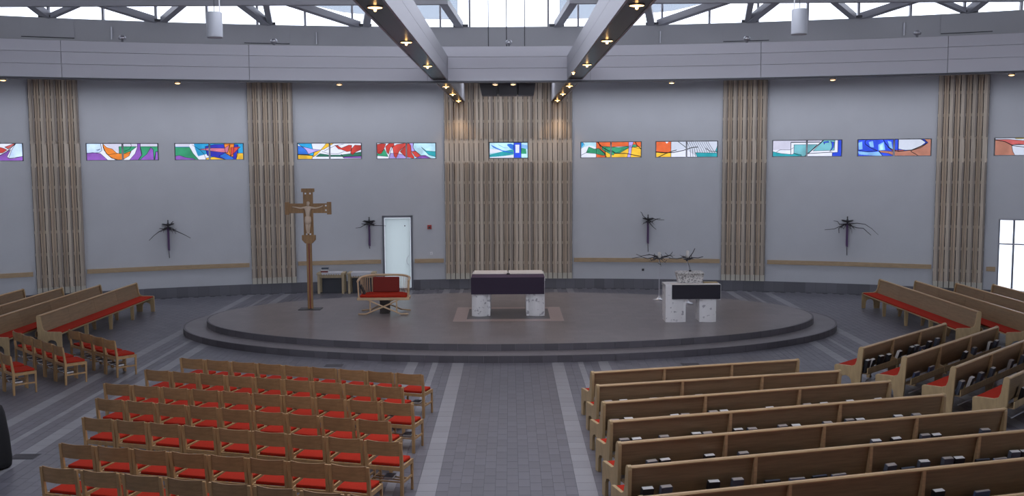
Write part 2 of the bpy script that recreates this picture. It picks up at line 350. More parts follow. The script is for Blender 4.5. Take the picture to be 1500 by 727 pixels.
for s, x0, x1, side in ((-1, -1.90, -1.51, 'left'), (1, 1.44, 1.82, 'right')):
    t = thing('ceiling_beam', 'long white ceiling beam with brown underside and downlights, %s of the aisle axis' % side, 'beam', ((x0 + x1) / 2, 18, 6.47), 0, 'ceiling beams over the aisle')
    cx = (x0 + x1) / 2; hw = (x1 - x0) / 2
    for xx, nm in ((-hw, 'side_panel'), (hw - .03, 'side_panel')):
        for z0, z1 in ((.0, .30), (.305, .58)):
            mb = MB(); mb.box(xx, xx + .03, -20, 16.9, z0, z1); mb.obj(nm, M['beamside'], t)
    mb = MB(); mb.box(-hw + .03, hw - .03, -20, 16.88, .008, .03); mb.obj('soffit', M['beamunder'], t)
    mb = MB(); mb.box(-hw + .03, hw - .03, -20, 16.88, .55, .58); mb.obj('top_panel', M['beamside'], t)
    mb = MB(); mb.box(-hw, hw, 16.9, 16.92, 0, .58); mb.obj('end_cap', M['beamside'], t)
    for k, y in enumerate(LY[s]):
        downlight((cx, y, 6.478), 'warm round downlight under the %s ceiling beam, %s from the far end' % (side, ORD[5 - k]), 'beam downlights', 34)
t = downlight((1.46, 22.84, 6.478), 'small extra bulb under the right ceiling beam, third from the near end', 'beam downlights', 6, .05)
for k, a in enumerate((-21.22, -14.43, -7.56, -.62, .18, 7.25, 14.13, 21.13)):
    p = Vector((FR * sin(rad(a)), FC + FR * cos(rad(a)), 6.40))
    t = thing('track_spotlight', 'tiny warm spotlight on the track under the curved fascia, %s from the left' % ORD[k], 'lamp', p, -rad(a), 'track spotlights')
    mb = MB(); mb.lathe([(.07, .0), (.085, -.03), (.07, -.045)], 12); mb.obj('housing', M['lampring'], t, True)
    mb = MB(); mb.lathe([(.06, -.046), (.03, -.055)], 10); mb.obj('bulb', M['bulb'], t)
    spot(p + Vector((0, 0, -.1)), 8)
for k, a in enumerate((-16.6, -10.35, .0, 10.5, 17.5)):
    p = Vector(((FR + .1) * sin(rad(a)), FC + (FR + .1) * cos(rad(a)), 7.31))
    t = thing('uplight', 'small round grey uplight on the fascia ledge, %s from the left' % ORD[k], 'lamp', p, 0, 'ledge uplights')
    mb = MB(); mb.lathe([(.03, 0), (.03, .04), (.08, .06), (.085, .11), (.05, .15)], 12); mb.obj('shell', M['chrome'], t, True)
    mb = MB(); mb.lathe([(.05, .14), (.02, .155)], 10); mb.obj('lens', M['iron'], t)
for s, x, z0, side in ((-1, -4.94, 6.585, 'left'), (1, 4.888, 6.585, 'right')):
    t = thing('pendant_lamp', 'grey cylindrical pendant lamp hanging on a cord at upper %s' % side, 'lamp', (x, 17, z0), 0, 'cylinder pendants')
    mb = MB(); mb.lathe([(.115, 0), (.13, .0), (.132, .02), (.128, .41), (.12, .425), (.02, .425)], 24); mb.obj('shade', M['pendant'], t, True)
    mb = MB(); mb.tube([(0, 0, .42), (0, 0, 3.0)], .006, 6); mb.obj('cord', M['iron'], t)
    mb = MB(); mb.tube([(.09 * s * -1, 0, .42), (.09 * s * -1, 0, 3.0)], .01, 6); mb.obj('rod', M['white'], t)
    mb = MB(); mb.lathe([(.10, .012), (.03, .006)], 14); mb.obj('bulb', M['bulb'], t)
    spot((x, 17, z0 - .05), 14)
# hanging loudspeakers
for nm, pt, pb, lab in (('left', (-.88, -.42), (-.72, -.315), 'left'), ('mid', (-.27, .21), (-.27, .21), 'middle'), ('right', (.33, .77), (.235, .65), 'right')):
    cx = (pb[0] + pb[1]) / 2
    t = thing('hanging_loudspeaker', 'dark %s loudspeaker of the cluster hanging before the slatted wall' % lab, 'loudspeaker', (cx, 26.5, 6.19), 0, 'loudspeakers over the altar')
    mb = MB(); q = [(pb[0] - cx, 0), (pb[1] - cx, 0), (pt[1] - cx, .75), (pt[0] - cx, .75)]
    mb.prism(q, 'y', .02, .5); cab = mb.obj('cabinet', M['speakerside'], t)
    mb = MB(); mb.prism([(a * .985, b) for a, b in q], 'y', -.0, .02); mb.obj('grille', M['speaker'], cab)
    if nm == 'mid':
        mb = MB(); mb.box(-.5, .46, .3, .32, .03, .75); mb.obj('added_gap_plate', M['pendant'], t)  # grey plate added so the gaps between the speakers look lighter
    X = {'left': -.54, 'mid': -.06, 'right': .42}[nm]
    mb = MB(); mb.tube([(X - cx, .25, .75), (X - cx, .25, 3.4)], .012, 6); mb.obj('cable', M['iron'], t)

# ------------------------------------------------------------------ plinth tiles, rails, slatted panels, windows, door
pl = struct('baseboard_plinth')
k = 0; a = -30.0; step = .585
proto = None
while a < 30:
    if not (a + step > DOOR[0] and a < DOOR[1]) and not (a + step > RWIN[0]):
        if proto is None:
            mb = MB(); hw = WR * rad(step) / 2 - .004; mb.box(-hw, hw, -.035, .0, .0, .34); proto = mb.mesh('tile', M['plinth'])
        am = a + step / 2; link('tile', proto, pl, loc=wp(am, WR - .004, 0), rz=-rad(am))
    a += step
mb = MB()
for a0, a1 in ((-30, DOOR[0]), (DOOR[1], RWIN[0])):
    arc_solid(mb, [a0 + (a1 - a0) * t / 20 for t in range(21)], [0, .335], lambda a, z: True, WC, WR - .018, .016)
mb.obj('mortar_bed', M['grout'], pl)
for i, (a0, a1) in enumerate(((-30.5, -26.85), (-24.15, -15.4), (-12.62, -7.75), (-5.75, -4.0), (3.86, 12.5), (15.22, 24.1), (26.85, 27.3))):
    mb = MB(); k = max(1, int((a1 - a0) / 1)); arc_solid(mb, [a0 + (a1 - a0) * t / k for t in range(k + 1)], [.925, 1.065], lambda a, z: True, WC, WR - .06, .055)
    skind(mb.obj('trim_%d' % (i + 1), M['rail'], None, False, .004))
def slat_panel(name, a0, a1, n, centre=False):
    g = struct(name)
    z0, z1 = .345, WTOP - .03
    mb = MB(); k = max(2, int((a1 - a0)))
    if centre:
        A_ = sorted(set([a0, a1, -1.23, 1.14] + [float(q) for q in range(-3, 4)])); arc_solid(mb, A_, [z0, WZ[0], WZ[1], z1], lambda a, z: not (-1.23 < a < 1.14 and WZ[0] < z < WZ[1]), WC, WR - .03, .028)
    else: arc_solid(mb, [a0 + (a1 - a0) * t / k for t in range(k + 1)], [z0, z1], lambda a, z: True, WC, WR - .03, .028)
    mb.obj('backing', M['backing'], g)
    zb = [.9 + .7 * i for i in range(9)]
    for z in zb:
        segs = [(a0, a1)]
        if centre and WZ[0] - .1 < z < WZ[1] + .1: segs = [(a0, -1.3), (1.2, a1)]
        for s0, s1 in segs:
            mb = MB(); arc_solid(mb, [s0 + (s1 - s0) * t / 4 for t in range(5)], [z - .045, z + .045], lambda a, z: True, WC, WR - .058, .03); mb.obj('batten', M['slat'], g)
    wd = WR * rad(a1 - a0) / n
    def board(x0, x1, y0, y1, za, zb_, am, m, nm='board'):
        mb = MB(); mb.box(x0, x1, y0, y1, za, zb_); o = mb.obj(nm, m, g); p = wp(am, WR, 0); o.location = p; o.rotation_euler.z = -rad(am)
    for i in range(n):
        am = a0 + (i + .5) * (a1 - a0) / n
        hole = centre and am + .1 > -1.23 and am - .1 < 1.14
        spans = [(z0 + .0, WZ[0] - .01), (WZ[1] + .01, z1)] if hole else [(z0, z1)]
        for za, zb_ in spans:
            if za == z0:
                board(-wd / 2 + .011, wd / 2 - .011, -.085, -.06, za, za + .2, am, M['slat_end'], 'board_foot'); za += .2
            board(-wd / 2 + .011, wd / 2 - .011, -.085, -.06, za, zb_, am, M['slat'])
        # laths fixed on the boards
        if centre:
            sp = [(z0 + .22, WZ[0] - .12), (WZ[1] + .12, z1 - .05)]
            if i % 2 == 0: lo = [(-.048, -.018, M['slat_brown'])] + ([(.02, .05, M['slat_brown'])] if i % 4 == 0 else [])
            else: lo = [(.0, .055, M['slat_dark'])] if i % 4 == 1 else [(-.03, .03, M['slat'])]
        elif i % 2 == 1:
            sp = [(z0 + .22, z1 - .05)]; lo = [(-.065, -.025, M['slat_brown']), (.012, .05, M['slat_brown'])]
        else:
            sp = [(z0 + .22, WZ[0] - .2), (WZ[1] + .02, z1 - .1)]; lo = [(.025, .075, M['slat_dark'])]
        for za, zb_ in sp:
            for xa, xb, mm in lo: board(xa, xb, -.125, -.085, za, zb_, am, mm, 'lath')
slat_panel('wall_slats_centre', -3.89, 3.76, 26, True)
slat_panel('wall_slats_left', -15.27, -12.72, 9)
slat_panel('wall_slats_far_left', -26.69, -24.23, 9)
slat_panel('wall_slats_right', 12.58, 15.09, 9)
slat_panel('wall_slats_far_right', 24.18, 26.7, 9)

C_ = dict(w=(238, 238, 246), pb=(205, 226, 250), lg=(214, 210, 222), pu=(140, 80, 175), dp=(105, 45, 150), o=(246, 135, 20), do=(225, 95, 25), g=(30, 150, 100), dg=(20, 105, 80), lgn=(120, 215, 175),
          cy=(0, 160, 210), b=(20, 110, 210), db=(20, 25, 170), y=(245, 190, 30), r=(190, 40, 20), pk=(210, 110, 135), rd=(215, 60, 45), teal=(10, 160, 165), lt=(190, 232, 240), sal=(180, 115, 90), pr=(205, 90, 85),
          rb=(20, 70, 220), sky=(140, 195, 245), lav=(180, 160, 225), slate=(120, 125, 145), aq=(110, 180, 185), k=(25, 22, 35), ye=(225, 190, 20), wg=(210, 214, 222))
GM = {}
def gm(k):
    if k not in GM: GM[k] = glass('stained_glass_' + k, tuple(min(1, x * 1.03 / (SKY * .93)) for x in lin(C_[k])), .22 if k not in ('w', 'wg', 'lg') else .05, 2.2, 0.03)
    return GM[k]
ART = [
 ((-1190, 545, 175, 585), 'w', [('pb', [(400, 175), (545, 175), (545, 480), (220, 530), (300, 330)]), ('pu', [(-1190, 585), (-1190, 500), (0, 475), (190, 370), (280, 320), (190, 490), (240, 535), (350, 525), (545, 475), (545, 585)]), ('rd', [(-700, 260), (0, 250), (130, 290), (200, 330), (100, 400), (0, 405), (-700, 380)]), ('pr', [(150, 260), (350, 178), (375, 185), (225, 310)]), ('cy', [(-1190, 175), (-900, 175), (-1000, 400), (-1190, 430)])], [(2, [(0, 480), (190, 370), (400, 175)])]),
 ((65, 1395, 135, 440), 'w', [('pb', [(65, 135), (330, 135), (350, 260), (300, 300), (65, 310)]), ('lg', [(370, 135), (1010, 135), (980, 190), (660, 190), (660, 310), (540, 240)]), ('pu', [(65, 315), (180, 298), (320, 315), (450, 440), (65, 440)]), ('g', [(665, 190), (1000, 190), (890, 270), (870, 320), (665, 320)]), ('o', [(370, 140), (440, 205), (540, 235), (620, 310), (740, 325), (880, 275), (850, 360), (730, 430), (600, 435), (480, 370), (390, 260)]),
   ('g', [(1060, 190), (1395, 190), (1395, 290), (1350, 280), (1320, 440), (1020, 440), (1090, 340)]), ('pu', [(1010, 135), (1065, 135), (1062, 220), (1085, 345), (1010, 440), (850, 440), (960, 320), (1005, 210)]), ('lg', [(1070, 135), (1395, 135), (1395, 185), (1070, 185)]), ('pu', [(1040, 440), (1180, 330), (1260, 205), (1305, 250), (1310, 440)]), ('pu', [(1330, 440), (1350, 285), (1395, 285), (1395, 440)])],
  [(2, [(370, 135), (375, 210), (430, 320), (520, 400), (640, 435)]), (1, [(440, 340), (640, 315)]), (1, [(240, 255), (320, 235), (260, 270)]), (1, [(880, 135), (900, 170), (860, 240), (760, 280)])]),
 ((72, 1335, 135, 425), 'cy', [('g', [(72, 200), (340, 200), (400, 310), (500, 425), (72, 425)]), ('lg', [(72, 135), (345, 135), (335, 190), (72, 190)]), ('pu', [(72, 360), (150, 345), (290, 390), (400, 400), (440, 425), (72, 425)]), ('w', [(350, 135), (420, 135), (440, 230), (480, 340), (540, 425), (500, 425), (400, 310), (335, 185)]), ('w', [(500, 360), (650, 325), (690, 370), (640, 425), (530, 425)]), ('db', [(625, 190), (800, 150), (1160, 150), (1240, 160), (1230, 330), (1190, 425), (1000, 425), (660, 350)]), ('b', [(880, 360), (1000, 300), (1150, 400), (1140, 425), (1000, 425)]), ('y', [(630, 425), (640, 395), (790, 375), (1000, 425)]), ('o', [(975, 135), (1165, 135), (1140, 370), (1090, 370), (1000, 310)]), ('pk', [(500, 240), (700, 215), (980, 220), (1075, 160), (1040, 300), (900, 290)]), ('rd', [(1100, 205), (1280, 195), (1100, 360)]), ('y', [(1215, 310), (1335, 310), (1335, 425), (1195, 425)])],
  [(1, [(390, 160), (520, 240), (600, 320), (640, 425)]), (2, [(1090, 135), (1070, 250), (1095, 370)])]),
 ((80, 1352, 135, 450), 'w', [('cy', [(80, 135), (355, 135), (380, 250), (150, 190)]), ('b', [(80, 180), (180, 205), (250, 270), (295, 355), (80, 350)]), ('lav', [(160, 195), (380, 250), (540, 268), (400, 310), (295, 350), (240, 260)]), ('cy', [(300, 350), (410, 310), (385, 385), (280, 375)]), ('dg', [(440, 400), (520, 340), (720, 370), (930, 370), (1350, 310), (1350, 390), (990, 405)]), ('pu', [(990, 410), (1352, 395), (1352, 435), (1000, 435)]), ('y', [(80, 365), (300, 375), (380, 385), (360, 450), (80, 450)]), ('y', [(650, 135), (800, 135), (610, 250), (545, 270), (460, 360), (385, 410), (400, 320), (540, 265)]), ('r', [(820, 175), (880, 180), (950, 230), (1100, 170), (1160, 175), (1150, 290), (1060, 305), (950, 260), (890, 250)]), ('r', [(1150, 250), (1220, 170), (1352, 180), (1352, 260), (1240, 310), (1170, 370), (1130, 330)])],
  [(2, [(80, 355), (290, 365), (380, 385)]), (1, [(560, 300), (700, 340), (880, 345), (1010, 300)]), (1, [(610, 290), (720, 230), (830, 180), (1000, 150)]), (2, [(940, 350), (990, 430)])]),
 ((155, 1345, 135, 440), 'lt', [('w', [(155, 135), (760, 135), (760, 440), (155, 440)]), ('g', [(155, 350), (310, 250), (380, 400), (155, 380)]), ('lav', [(400, 440), (430, 330), (640, 350), (800, 420), (800, 440)]), ('w', [(155, 415), (330, 415), (320, 440), (155, 440)]), ('r', [(155, 160), (260, 140), (340, 150), (290, 270), (240, 340), (190, 345), (155, 310)]), ('r', [(330, 200), (400, 140), (500, 135), (505, 190), (430, 220), (390, 355), (350, 310)]), ('rd', [(470, 210), (560, 160), (740, 135), (740, 180), (610, 290), (540, 430), (500, 390)]), ('r', [(620, 300), (740, 180), (790, 135), (840, 180), (850, 320), (910, 420), (890, 440), (720, 400)]), ('lav', [(800, 135), (900, 135), (885, 220), (930, 300), (850, 300), (840, 180)]), ('rd', [(850, 300), (940, 290), (1050, 400), (1030, 440), (920, 400)]), ('pu', [(920, 440), (1050, 380), (1130, 375), (1250, 440)]), ('teal', [(1050, 215), (1150, 290), (1345, 305), (1345, 410), (1200, 370)])],
  [(2, [(385, 440), (430, 300), (470, 200)]), (1, [(890, 135), (885, 220), (930, 290), (1050, 380), (1250, 440)])]),
 ((195, 1255, 160, 580), 'lt', [('w', [(195, 330), (560, 360), (500, 430), (195, 440)]), ('teal', [(195, 490), (420, 430), (800, 350), (860, 360), (860, 480), (500, 540), (195, 550)]), ('b', [(230, 210), (420, 310), (560, 370), (860, 430), (860, 455), (600, 410), (440, 350), (300, 290)]), ('sky', [(420, 190), (600, 290), (760, 300), (600, 305), (460, 240)]), ('b', [(690, 200), (780, 190), (870, 220), (870, 370), (770, 320), (690, 240)]), ('w', [(195, 560), (860, 500), (860, 580), (195, 580)]), ('g', [(1070, 310), (1200, 320), (1215, 470), (1070, 470)]), ('sky', [(1070, 200), (1255, 240), (1255, 345), (1070, 300)]), ('rb', [(865, 160), (1070, 160), (1070, 580), (865, 580)]), ('w', [(910, 220), (1020, 220), (1015, 440), (915, 440)])],
  [(2, [(868, 160), (868, 580)]), (2, [(1068, 160), (1068, 580)])]),
 ((150, 1350, 155, 465), 'w', [('cy', [(150, 155), (190, 160), (230, 210), (180, 270), (150, 280)]), ('lt', [(150, 280), (320, 220), (450, 260), (450, 155), (230, 155), (200, 230)]), ('do', [(458, 155), (1350, 155), (1350, 300), (1100, 240), (640, 260), (640, 465), (458, 465)]), ('y', [(630, 340), (860, 375), (1100, 270), (1350, 250), (1350, 465), (640, 465)]), ('g', [(310, 250), (420, 295), (500, 280), (600, 350), (650, 410), (600, 425), (430, 385), (255, 370)]), ('g', [(570, 240), (900, 265), (1090, 245), (1230, 205), (1270, 250), (1110, 270), (930, 375), (820, 385), (800, 420), (740, 400), (570, 300)]), ('lav', [(1100, 155), (1195, 155), (1160, 300), (1140, 465), (1070, 465), (1100, 350)])],
  [(3, [(480, 155), (580, 260), (700, 330), (800, 345), (830, 385), (1040, 385), (1350, 450)]), (3, [(500, 160), (540, 250), (530, 300), (620, 380), (660, 465)]), (3, [(1230, 155), (1270, 230), (1350, 300)]), (1, [(150, 420), (330, 330)])]),
 ((150, 1385, 150, 462), 'wg', [('do', [(150, 150), (455, 150), (455, 375), (150, 350)]), ('y', [(150, 355), (455, 375), (455, 462), (150, 462)]), ('w', [(335, 150), (410, 150), (370, 190)]), ('w', [(465, 350), (750, 300), (980, 462), (465, 462)]), ('teal', [(945, 375), (1385, 385), (1385, 462), (985, 462)]), ('teal', [(1385, 240), (1340, 350), (1385, 380)])],
  [(2, [(455, 150), (455, 462)]), (3, [(150, 360), (300, 375), (500, 370), (700, 330), (870, 275), (1000, 262)]), (3, [(200, 462), (350, 390), (480, 345), (570, 320)]), (2, [(600, 155), (750, 265)]), (2, [(1150, 290), (1240, 350), (1385, 360)])] + [(1, [(770 + 42 * i, 150), (800 + 42 * i, 210), (840 + 44 * i, 300), (850 + 48 * i, 380 if i > 2 else 455)]) for i in range(11)]),
 ((148, 1425, 150, 435), 'w', [('lg', [(148, 150), (1080, 150), (1030, 180), (490, 180), (480, 310), (148, 320)]), ('aq', [(548, 225), (980, 225), (820, 375), (770, 435), (690, 430), (548, 380)]), ('teal', [(148, 345), (300, 380), (520, 400), (548, 378), (685, 405), (685, 435), (148, 435)]), ('aq', [(1100, 150), (1300, 150), (1290, 330), (900, 340), (960, 280)]), ('rb', [(1090, 180), (1180, 170), (1190, 190), (1120, 195), (1105, 225)]), ('rb', [(1220, 175), (1285, 190), (1275, 280), (1210, 355), (1250, 270), (1245, 210)]), ('rb', [(1355, 150), (1425, 150), (1425, 435), (1255, 435), (1255, 370), (1355, 365)])],
  [(3, [(490, 400), (490, 183), (1030, 183)]), (3, [(1090, 150), (960, 260), (810, 385), (750, 435)]), (2, [(810, 385), (1255, 362)]), (2, [(1355, 150), (1355, 365)]), (1, [(220, 355), (290, 315), (470, 318), (540, 280)])]),
 ((90, 1430, 125, 430), 'rb', [('sky', [(100, 180), (170, 160), (180, 300), (110, 310)]), ('sky', [(290, 170), (370, 150), (390, 270), (320, 260)]), ('sky', [(470, 220), (570, 170), (600, 320), (480, 330)]), ('lt', [(500, 240), (550, 200), (560, 310), (510, 320)]), ('sky', [(640, 150), (710, 170), (740, 310), (680, 280)]), ('sky', [(90, 340), (300, 360), (480, 350), (550, 430), (420, 425), (120, 400)]), ('wg', [(840, 125), (1240, 125), (1330, 185), (1250, 250), (1080, 320), (950, 325), (840, 300)]), ('sal', [(480, 330), (740, 345), (1080, 330), (1250, 260), (1370, 190), (1300, 125), (1430, 125), (1430, 430), (780, 430), (650, 380), (520, 365)]), ('pr', [(640, 260), (760, 320), (830, 325), (960, 320), (900, 345), (740, 340)])],
  [(3, [(835, 125), (835, 345)]), (2, [(90, 315), (250, 350), (460, 330), (350, 290), (230, 210), (220, 160), (260, 125)]), (2, [(560, 125), (600, 200), (700, 300), (840, 350), (1080, 325), (1320, 220), (1350, 170), (1240, 125)]), (2, [(1200, 425), (1070, 350), (1080, 330), (1250, 280), (1370, 190)]), (2, [(480, 335), (560, 430)])]),
 ((262, 1990, 150, 540), 'wg', [('sal', [(262, 190), (480, 230), (640, 310), (670, 450), (720, 540), (262, 540)]), ('pr', [(262, 180), (560, 180), (1400, 260), (1400, 300), (650, 305), (500, 230)]), ('ye', [(720, 150), (1990, 150), (1990, 170), (720, 168)])],
  [(2, [(262, 180), (500, 235), (640, 310), (780, 290), (900, 300)]), (2, [(640, 320), (1400, 420)])]),
]
def clip_row(poly, y):
    xs_ = []
    for (x0, y0), (x1, y1) in zip(poly, poly[1:] + poly[:1]):
        if (y0 <= y < y1) or (y1 <= y < y0): xs_.append(x0 + (y - y0) / (y1 - y0) * (x1 - x0))
    xs_.sort(); return list(zip(xs_[::2], xs_[1::2]))
WNAME = ['leftmost window', 'orange crescent window', 'blue and red darts window', 'yellow ribbon window', 'red leaves window', 'centre window', 'green leaf on orange window', 'rain lines window', 'pale frame window', 'deep blue window', 'rightmost window']
for wi, ((a0, a1), (bx, base, polys, lines)) in enumerate(zip(WIN, ART)):
    W_ = struct('window_%d' % (wi + 1))
    R_ = WR + .13
    def PT(x, y, r=R_, a0=a0, a1=a1, bx=bx):
        u = min(1, max(0, (x - bx[0]) / (bx[1] - bx[0]))); v = min(1, max(0, (bx[3] - y) / (bx[3] - bx[2])))
        return wp(a0 + .03 + (a1 - a0 - .06) * u, r, WZ[0] + .015 + (WZ[1] - WZ[0] - .03) * v)
    nr = 72; cells = [MB() for _ in range(len(polys) + 1)]
    for r in range(nr):
        y0 = bx[2] + (bx[3] - bx[2]) * r / nr; y1 = bx[2] + (bx[3] - bx[2]) * (r + 1) / nr; ym = (y0 + y1) / 2
        iv = [(bx[0], bx[1], 0)]
        for pi_, (c, poly) in enumerate(polys):
            for (s0, s1) in clip_row(poly, ym):
                s0 = max(s0, bx[0]); s1 = min(s1, bx[1])
                if s1 <= s0: continue
                nv = []
                for (i0, i1, lab) in iv:
                    if i1 <= s0 or i0 >= s1: nv.append((i0, i1, lab)); continue
                    if i0 < s0: nv.append((i0, s0, lab))
                    if i1 > s1: nv.append((s1, i1, lab))
                nv.append((s0, s1, pi_ + 1)); iv = nv
        for (i0, i1, lab) in iv:
            if i1 - i0 < .5: continue
            cells[lab].add([PT(i0, y1), PT(i1, y1), PT(i1, y0), PT(i0, y0)], [(0, 1, 2, 3)])
    for lab, mb in enumerate(cells):
        if mb.f: mb.obj('pane', gm(base if lab == 0 else polys[lab - 1][0]), W_)
    mb = MB(); sc = (bx[1] - bx[0]) / (WR * rad(a1 - a0))
    L_ = [(1, list(p) + [p[0]]) for c, p in polys if c not in ('w', 'lg', 'sky', 'lt') and wi != 5] + [(q * 1.2, p) for q, p in lines]
    for wd, pts in L_:
        for p, q in zip(pts, pts[1:]):
            if (p[0] <= bx[0] + 2 and q[0] <= bx[0] + 2) or (p[0] >= bx[1] - 2 and q[0] >= bx[1] - 2) or (p[1] <= bx[2] + 2 and q[1] <= bx[2] + 2) or (p[1] >= bx[3] - 2 and q[1] >= bx[3] - 2): continue
            A_, B_ = PT(*p, r=R_ - .012), PT(*q, r=R_ - .012)
            if (B_ - A_).length > .02: mb.bar(A_, B_, .012, .011 * (1 + .55 * (wd - 1)))
    mb.obj('lead_line', M['bblack'], W_)
    if wi != 5:
        mb = MB(); am = (a0 + a1) / 2; mb.bar(wp(am, R_ - .03, WZ[0]), wp(am, R_ - .03, WZ[1]), .05, .035); mb.obj('mullion', M['steel'], W_)
    mb = MB()
    for zz in (WZ[0] + .008, WZ[1] - .008): mb.bar(wp(a0, R_, zz), wp((a0 + a1) / 2, R_, zz), .05, .03); mb.bar(wp((a0 + a1) / 2, R_, zz), wp(a1, R_, zz), .05, .03)
    for aa in (a0 + .02, a1 - .02): mb.bar(wp(aa, R_, WZ[0]), wp(aa, R_, WZ[1]), .04, .03)
    mb.obj('window_frame', M['frame'], W_)
# glass door left of centre
D = struct('door_1')
am = (DOOR[0] + DOOR[1]) / 2; hw = WR * rad(DOOR[1] - DOOR[0]) / 2
D.location = wp(am, WR + .03, 0); D.rotation_euler.z = -rad(am)
for x0, x1, z0, z1 in ((-hw, -hw + .075, 0, 2.58), (hw - .075, hw, 0, 2.58), (-hw, hw, 2.50, 2.58), (-hw, hw, 0, .06)):
    mb = MB(); mb.box(x0, x1, -.06, .06, z0, z1); mb.obj('door_frame', M['frame'], D)
mb = MB(); mb.box(-hw + .08, hw - .08, -.02, .02, .07, 2.49); lf = mb.obj('frosted_pane', M['frost'], D)
mb = MB(); mb.tube([(hw - .13, -.05, .85 + .0), (hw - .2, -.07, .92), (hw - .23, -.07, 1.02), (hw - .2, -.07, 1.12), (hw - .13, -.05, 1.19)], .012, 6); mb.obj('door_handle', M['chrome'], lf)
mb = MB(); mb.box(hw - .29, hw - .25, -.03, -.02, 2.2, 2.24); mb.obj('door_sticker', M['iron'], D)
# tall glazed window at the right edge
G = struct('window_12')
am0 = RWIN[0]
for a in (27.40, 28.12, 28.84, 29.56, 30.18):
    mb = MB(); mb.bar(wp(a, WR + .1, .3), wp(a, WR + .1, 2.57), .05, .045); mb.obj('mullion', M['frame'], G)
for z in (.32, 1.785, 2.55):
    mb = MB(); mb.bar(wp(27.38, WR + .1, z), wp(30.2, WR + .1, z), .05, .045); mb.obj('transom', M['steel'], G)
for a0, a1 in ((27.4, 28.12), (28.12, 28.84), (28.84, 29.56), (29.56, 30.18)):
    for z0, z1 in ((.32, 1.785), (1.785, 2.55)):
        mb = MB(); mb.add([wp(a0, WR + .1, z0), wp(a1, WR + .1, z0), wp(a1, WR + .1, z1), wp(a0, WR + .1, z1)], [(0, 1, 2, 3)]); mb.obj('pane', PANE, G)
# far snowy tree line outside the right window
mb = MB(); pts = []
for i in range(40):
    pts.append((40 + i * 2.5, 118 - i * 1.0))
vs = []; fs = []
for i, (x, y) in enumerate(pts): vs += [(x, y, -.1), (x, y, 3.2 + .9 * sin(i * 1.7) + .7 * rnd.random())]
fs = [(2 * i, 2 * i + 2, 2 * i + 3, 2 * i + 1) for i in range(len(pts) - 1)]

# ------------------------------------------------------------------ floor
fl = struct('floor')
mb = MB(); n = 90
mb.add([((WR + .1) * cos(2 * pi * k / n), WC + (WR + .1) * sin(2 * pi * k / n), -.006) for k in range(n)], [tuple(range(n))]); mb.obj('grout_bed', M['grout'], fl)
cols = []
def region(x0, x1, n, st=False):
    for i in range(n): cols.append((x0 + (x1 - x0) * i / n, x0 + (x1 - x0) * (i + 1) / n, st))
half = [(.97, 1.24, 1, True), (1.24, 1.55, 2, False), (1.55, 1.68, 1, True), (1.68, 2.0, 2, False), (2.0, 2.24, 1, True), (2.24, 7.34, 31, False), (7.34, 7.6, 1, True), (7.6, 7.94, 2, False), (7.94, 8.07, 1, True), (8.07, 8.52, 3, False), (8.52, 8.78, 1, True), (8.78, 18.9, 62, False)]
region(-.97, .97, 12)
for x0, x1, n, st in half: region(x0, x1, n, st); region(-x1, -x0, n, st)
XO = -.06
EL, EU = (8.75, 5.0, 26.8), (8.15, 4.4, 26.8)
inel = lambda x, y, e: (x / e[0]) ** 2 + ((y - e[2]) / e[1]) ** 2 < 1
cand = []
for ci, (x0, x1, st) in enumerate(cols):
    off = .165 * (round(x0 / .165) % 2); y = 8.0 + off
    while y < 34.6:
        y1 = y + .33; xc = (x0 + x1) / 2 + XO
        cs = [(x + XO, yy) for x in (x0, x1) for yy in (y, y1)]
        if not all(inel(*c, EL) for c in cs) and all(math.hypot(c[0], c[1] - WC) < WR for c in cs): cand.append((x0 + XO, x1 + XO, y, y1, st))
        y = y1
def vis(c):
    x, y = (c[0] + c[1]) / 2, (c[2] + c[3]) / 2
    px = 747 + F * x / (y * .996); inaisle = abs(x - XO) < 1.36
    leftopen = -7.7 < x < -5.2 and y < 15.5 and x < -6.55 - (y - 12.6) * .12
    return y > 13.0 and 0 < px < 1500 and (inaisle or leftopen) and y < 18.5
near = sorted([c for c in cand if vis(c)], key=lambda c: c[2])[:300]
ns = set(near); cache = {}
J = .0025
for c in near:
    key = (round(c[1] - c[0], 4), c[4])
    if key not in cache:
        wx = (c[1] - c[0]) / 2 - J; mb = MB(); mb.box(-wx, wx, -.165 + J, .165 - J, -.02, 0); cache[key] = mb.mesh('tile', M['stripe_one'] if c[4] else M['tile_one'])
    link('tile', cache[key], fl, loc=((c[0] + c[1]) / 2, (c[2] + c[3]) / 2, 0))
mb = MB(); tint = []
for c in cand:
    if c in ns: continue
    mb.m = 1 if c[4] else 0; x0, x1, y0, y1 = c[0] + J, c[1] - J, c[2] + J, c[3] - J
    mb.add([(x0, y0, 0), (x1, y0, 0), (x1, y1, 0), (x0, y1, 0), (x0, y0, -.006), (x1, y0, -.006), (x1, y1, -.006), (x0, y1, -.006)], [(0, 1, 2, 3), (0, 4, 5, 1), (1, 5, 6, 2), (3, 2, 6, 7), (0, 3, 7, 4)]); tint += [rnd.random()] * 8
me = mb.mesh('tile_field', [M['tile'], M['stripe']]); at_ = me.attributes.new('tint', 'FLOAT', 'POINT'); at_.data.foreach_set('value', tint)
o = link('tile_field', me, fl); o['kind'] = 'stuff'
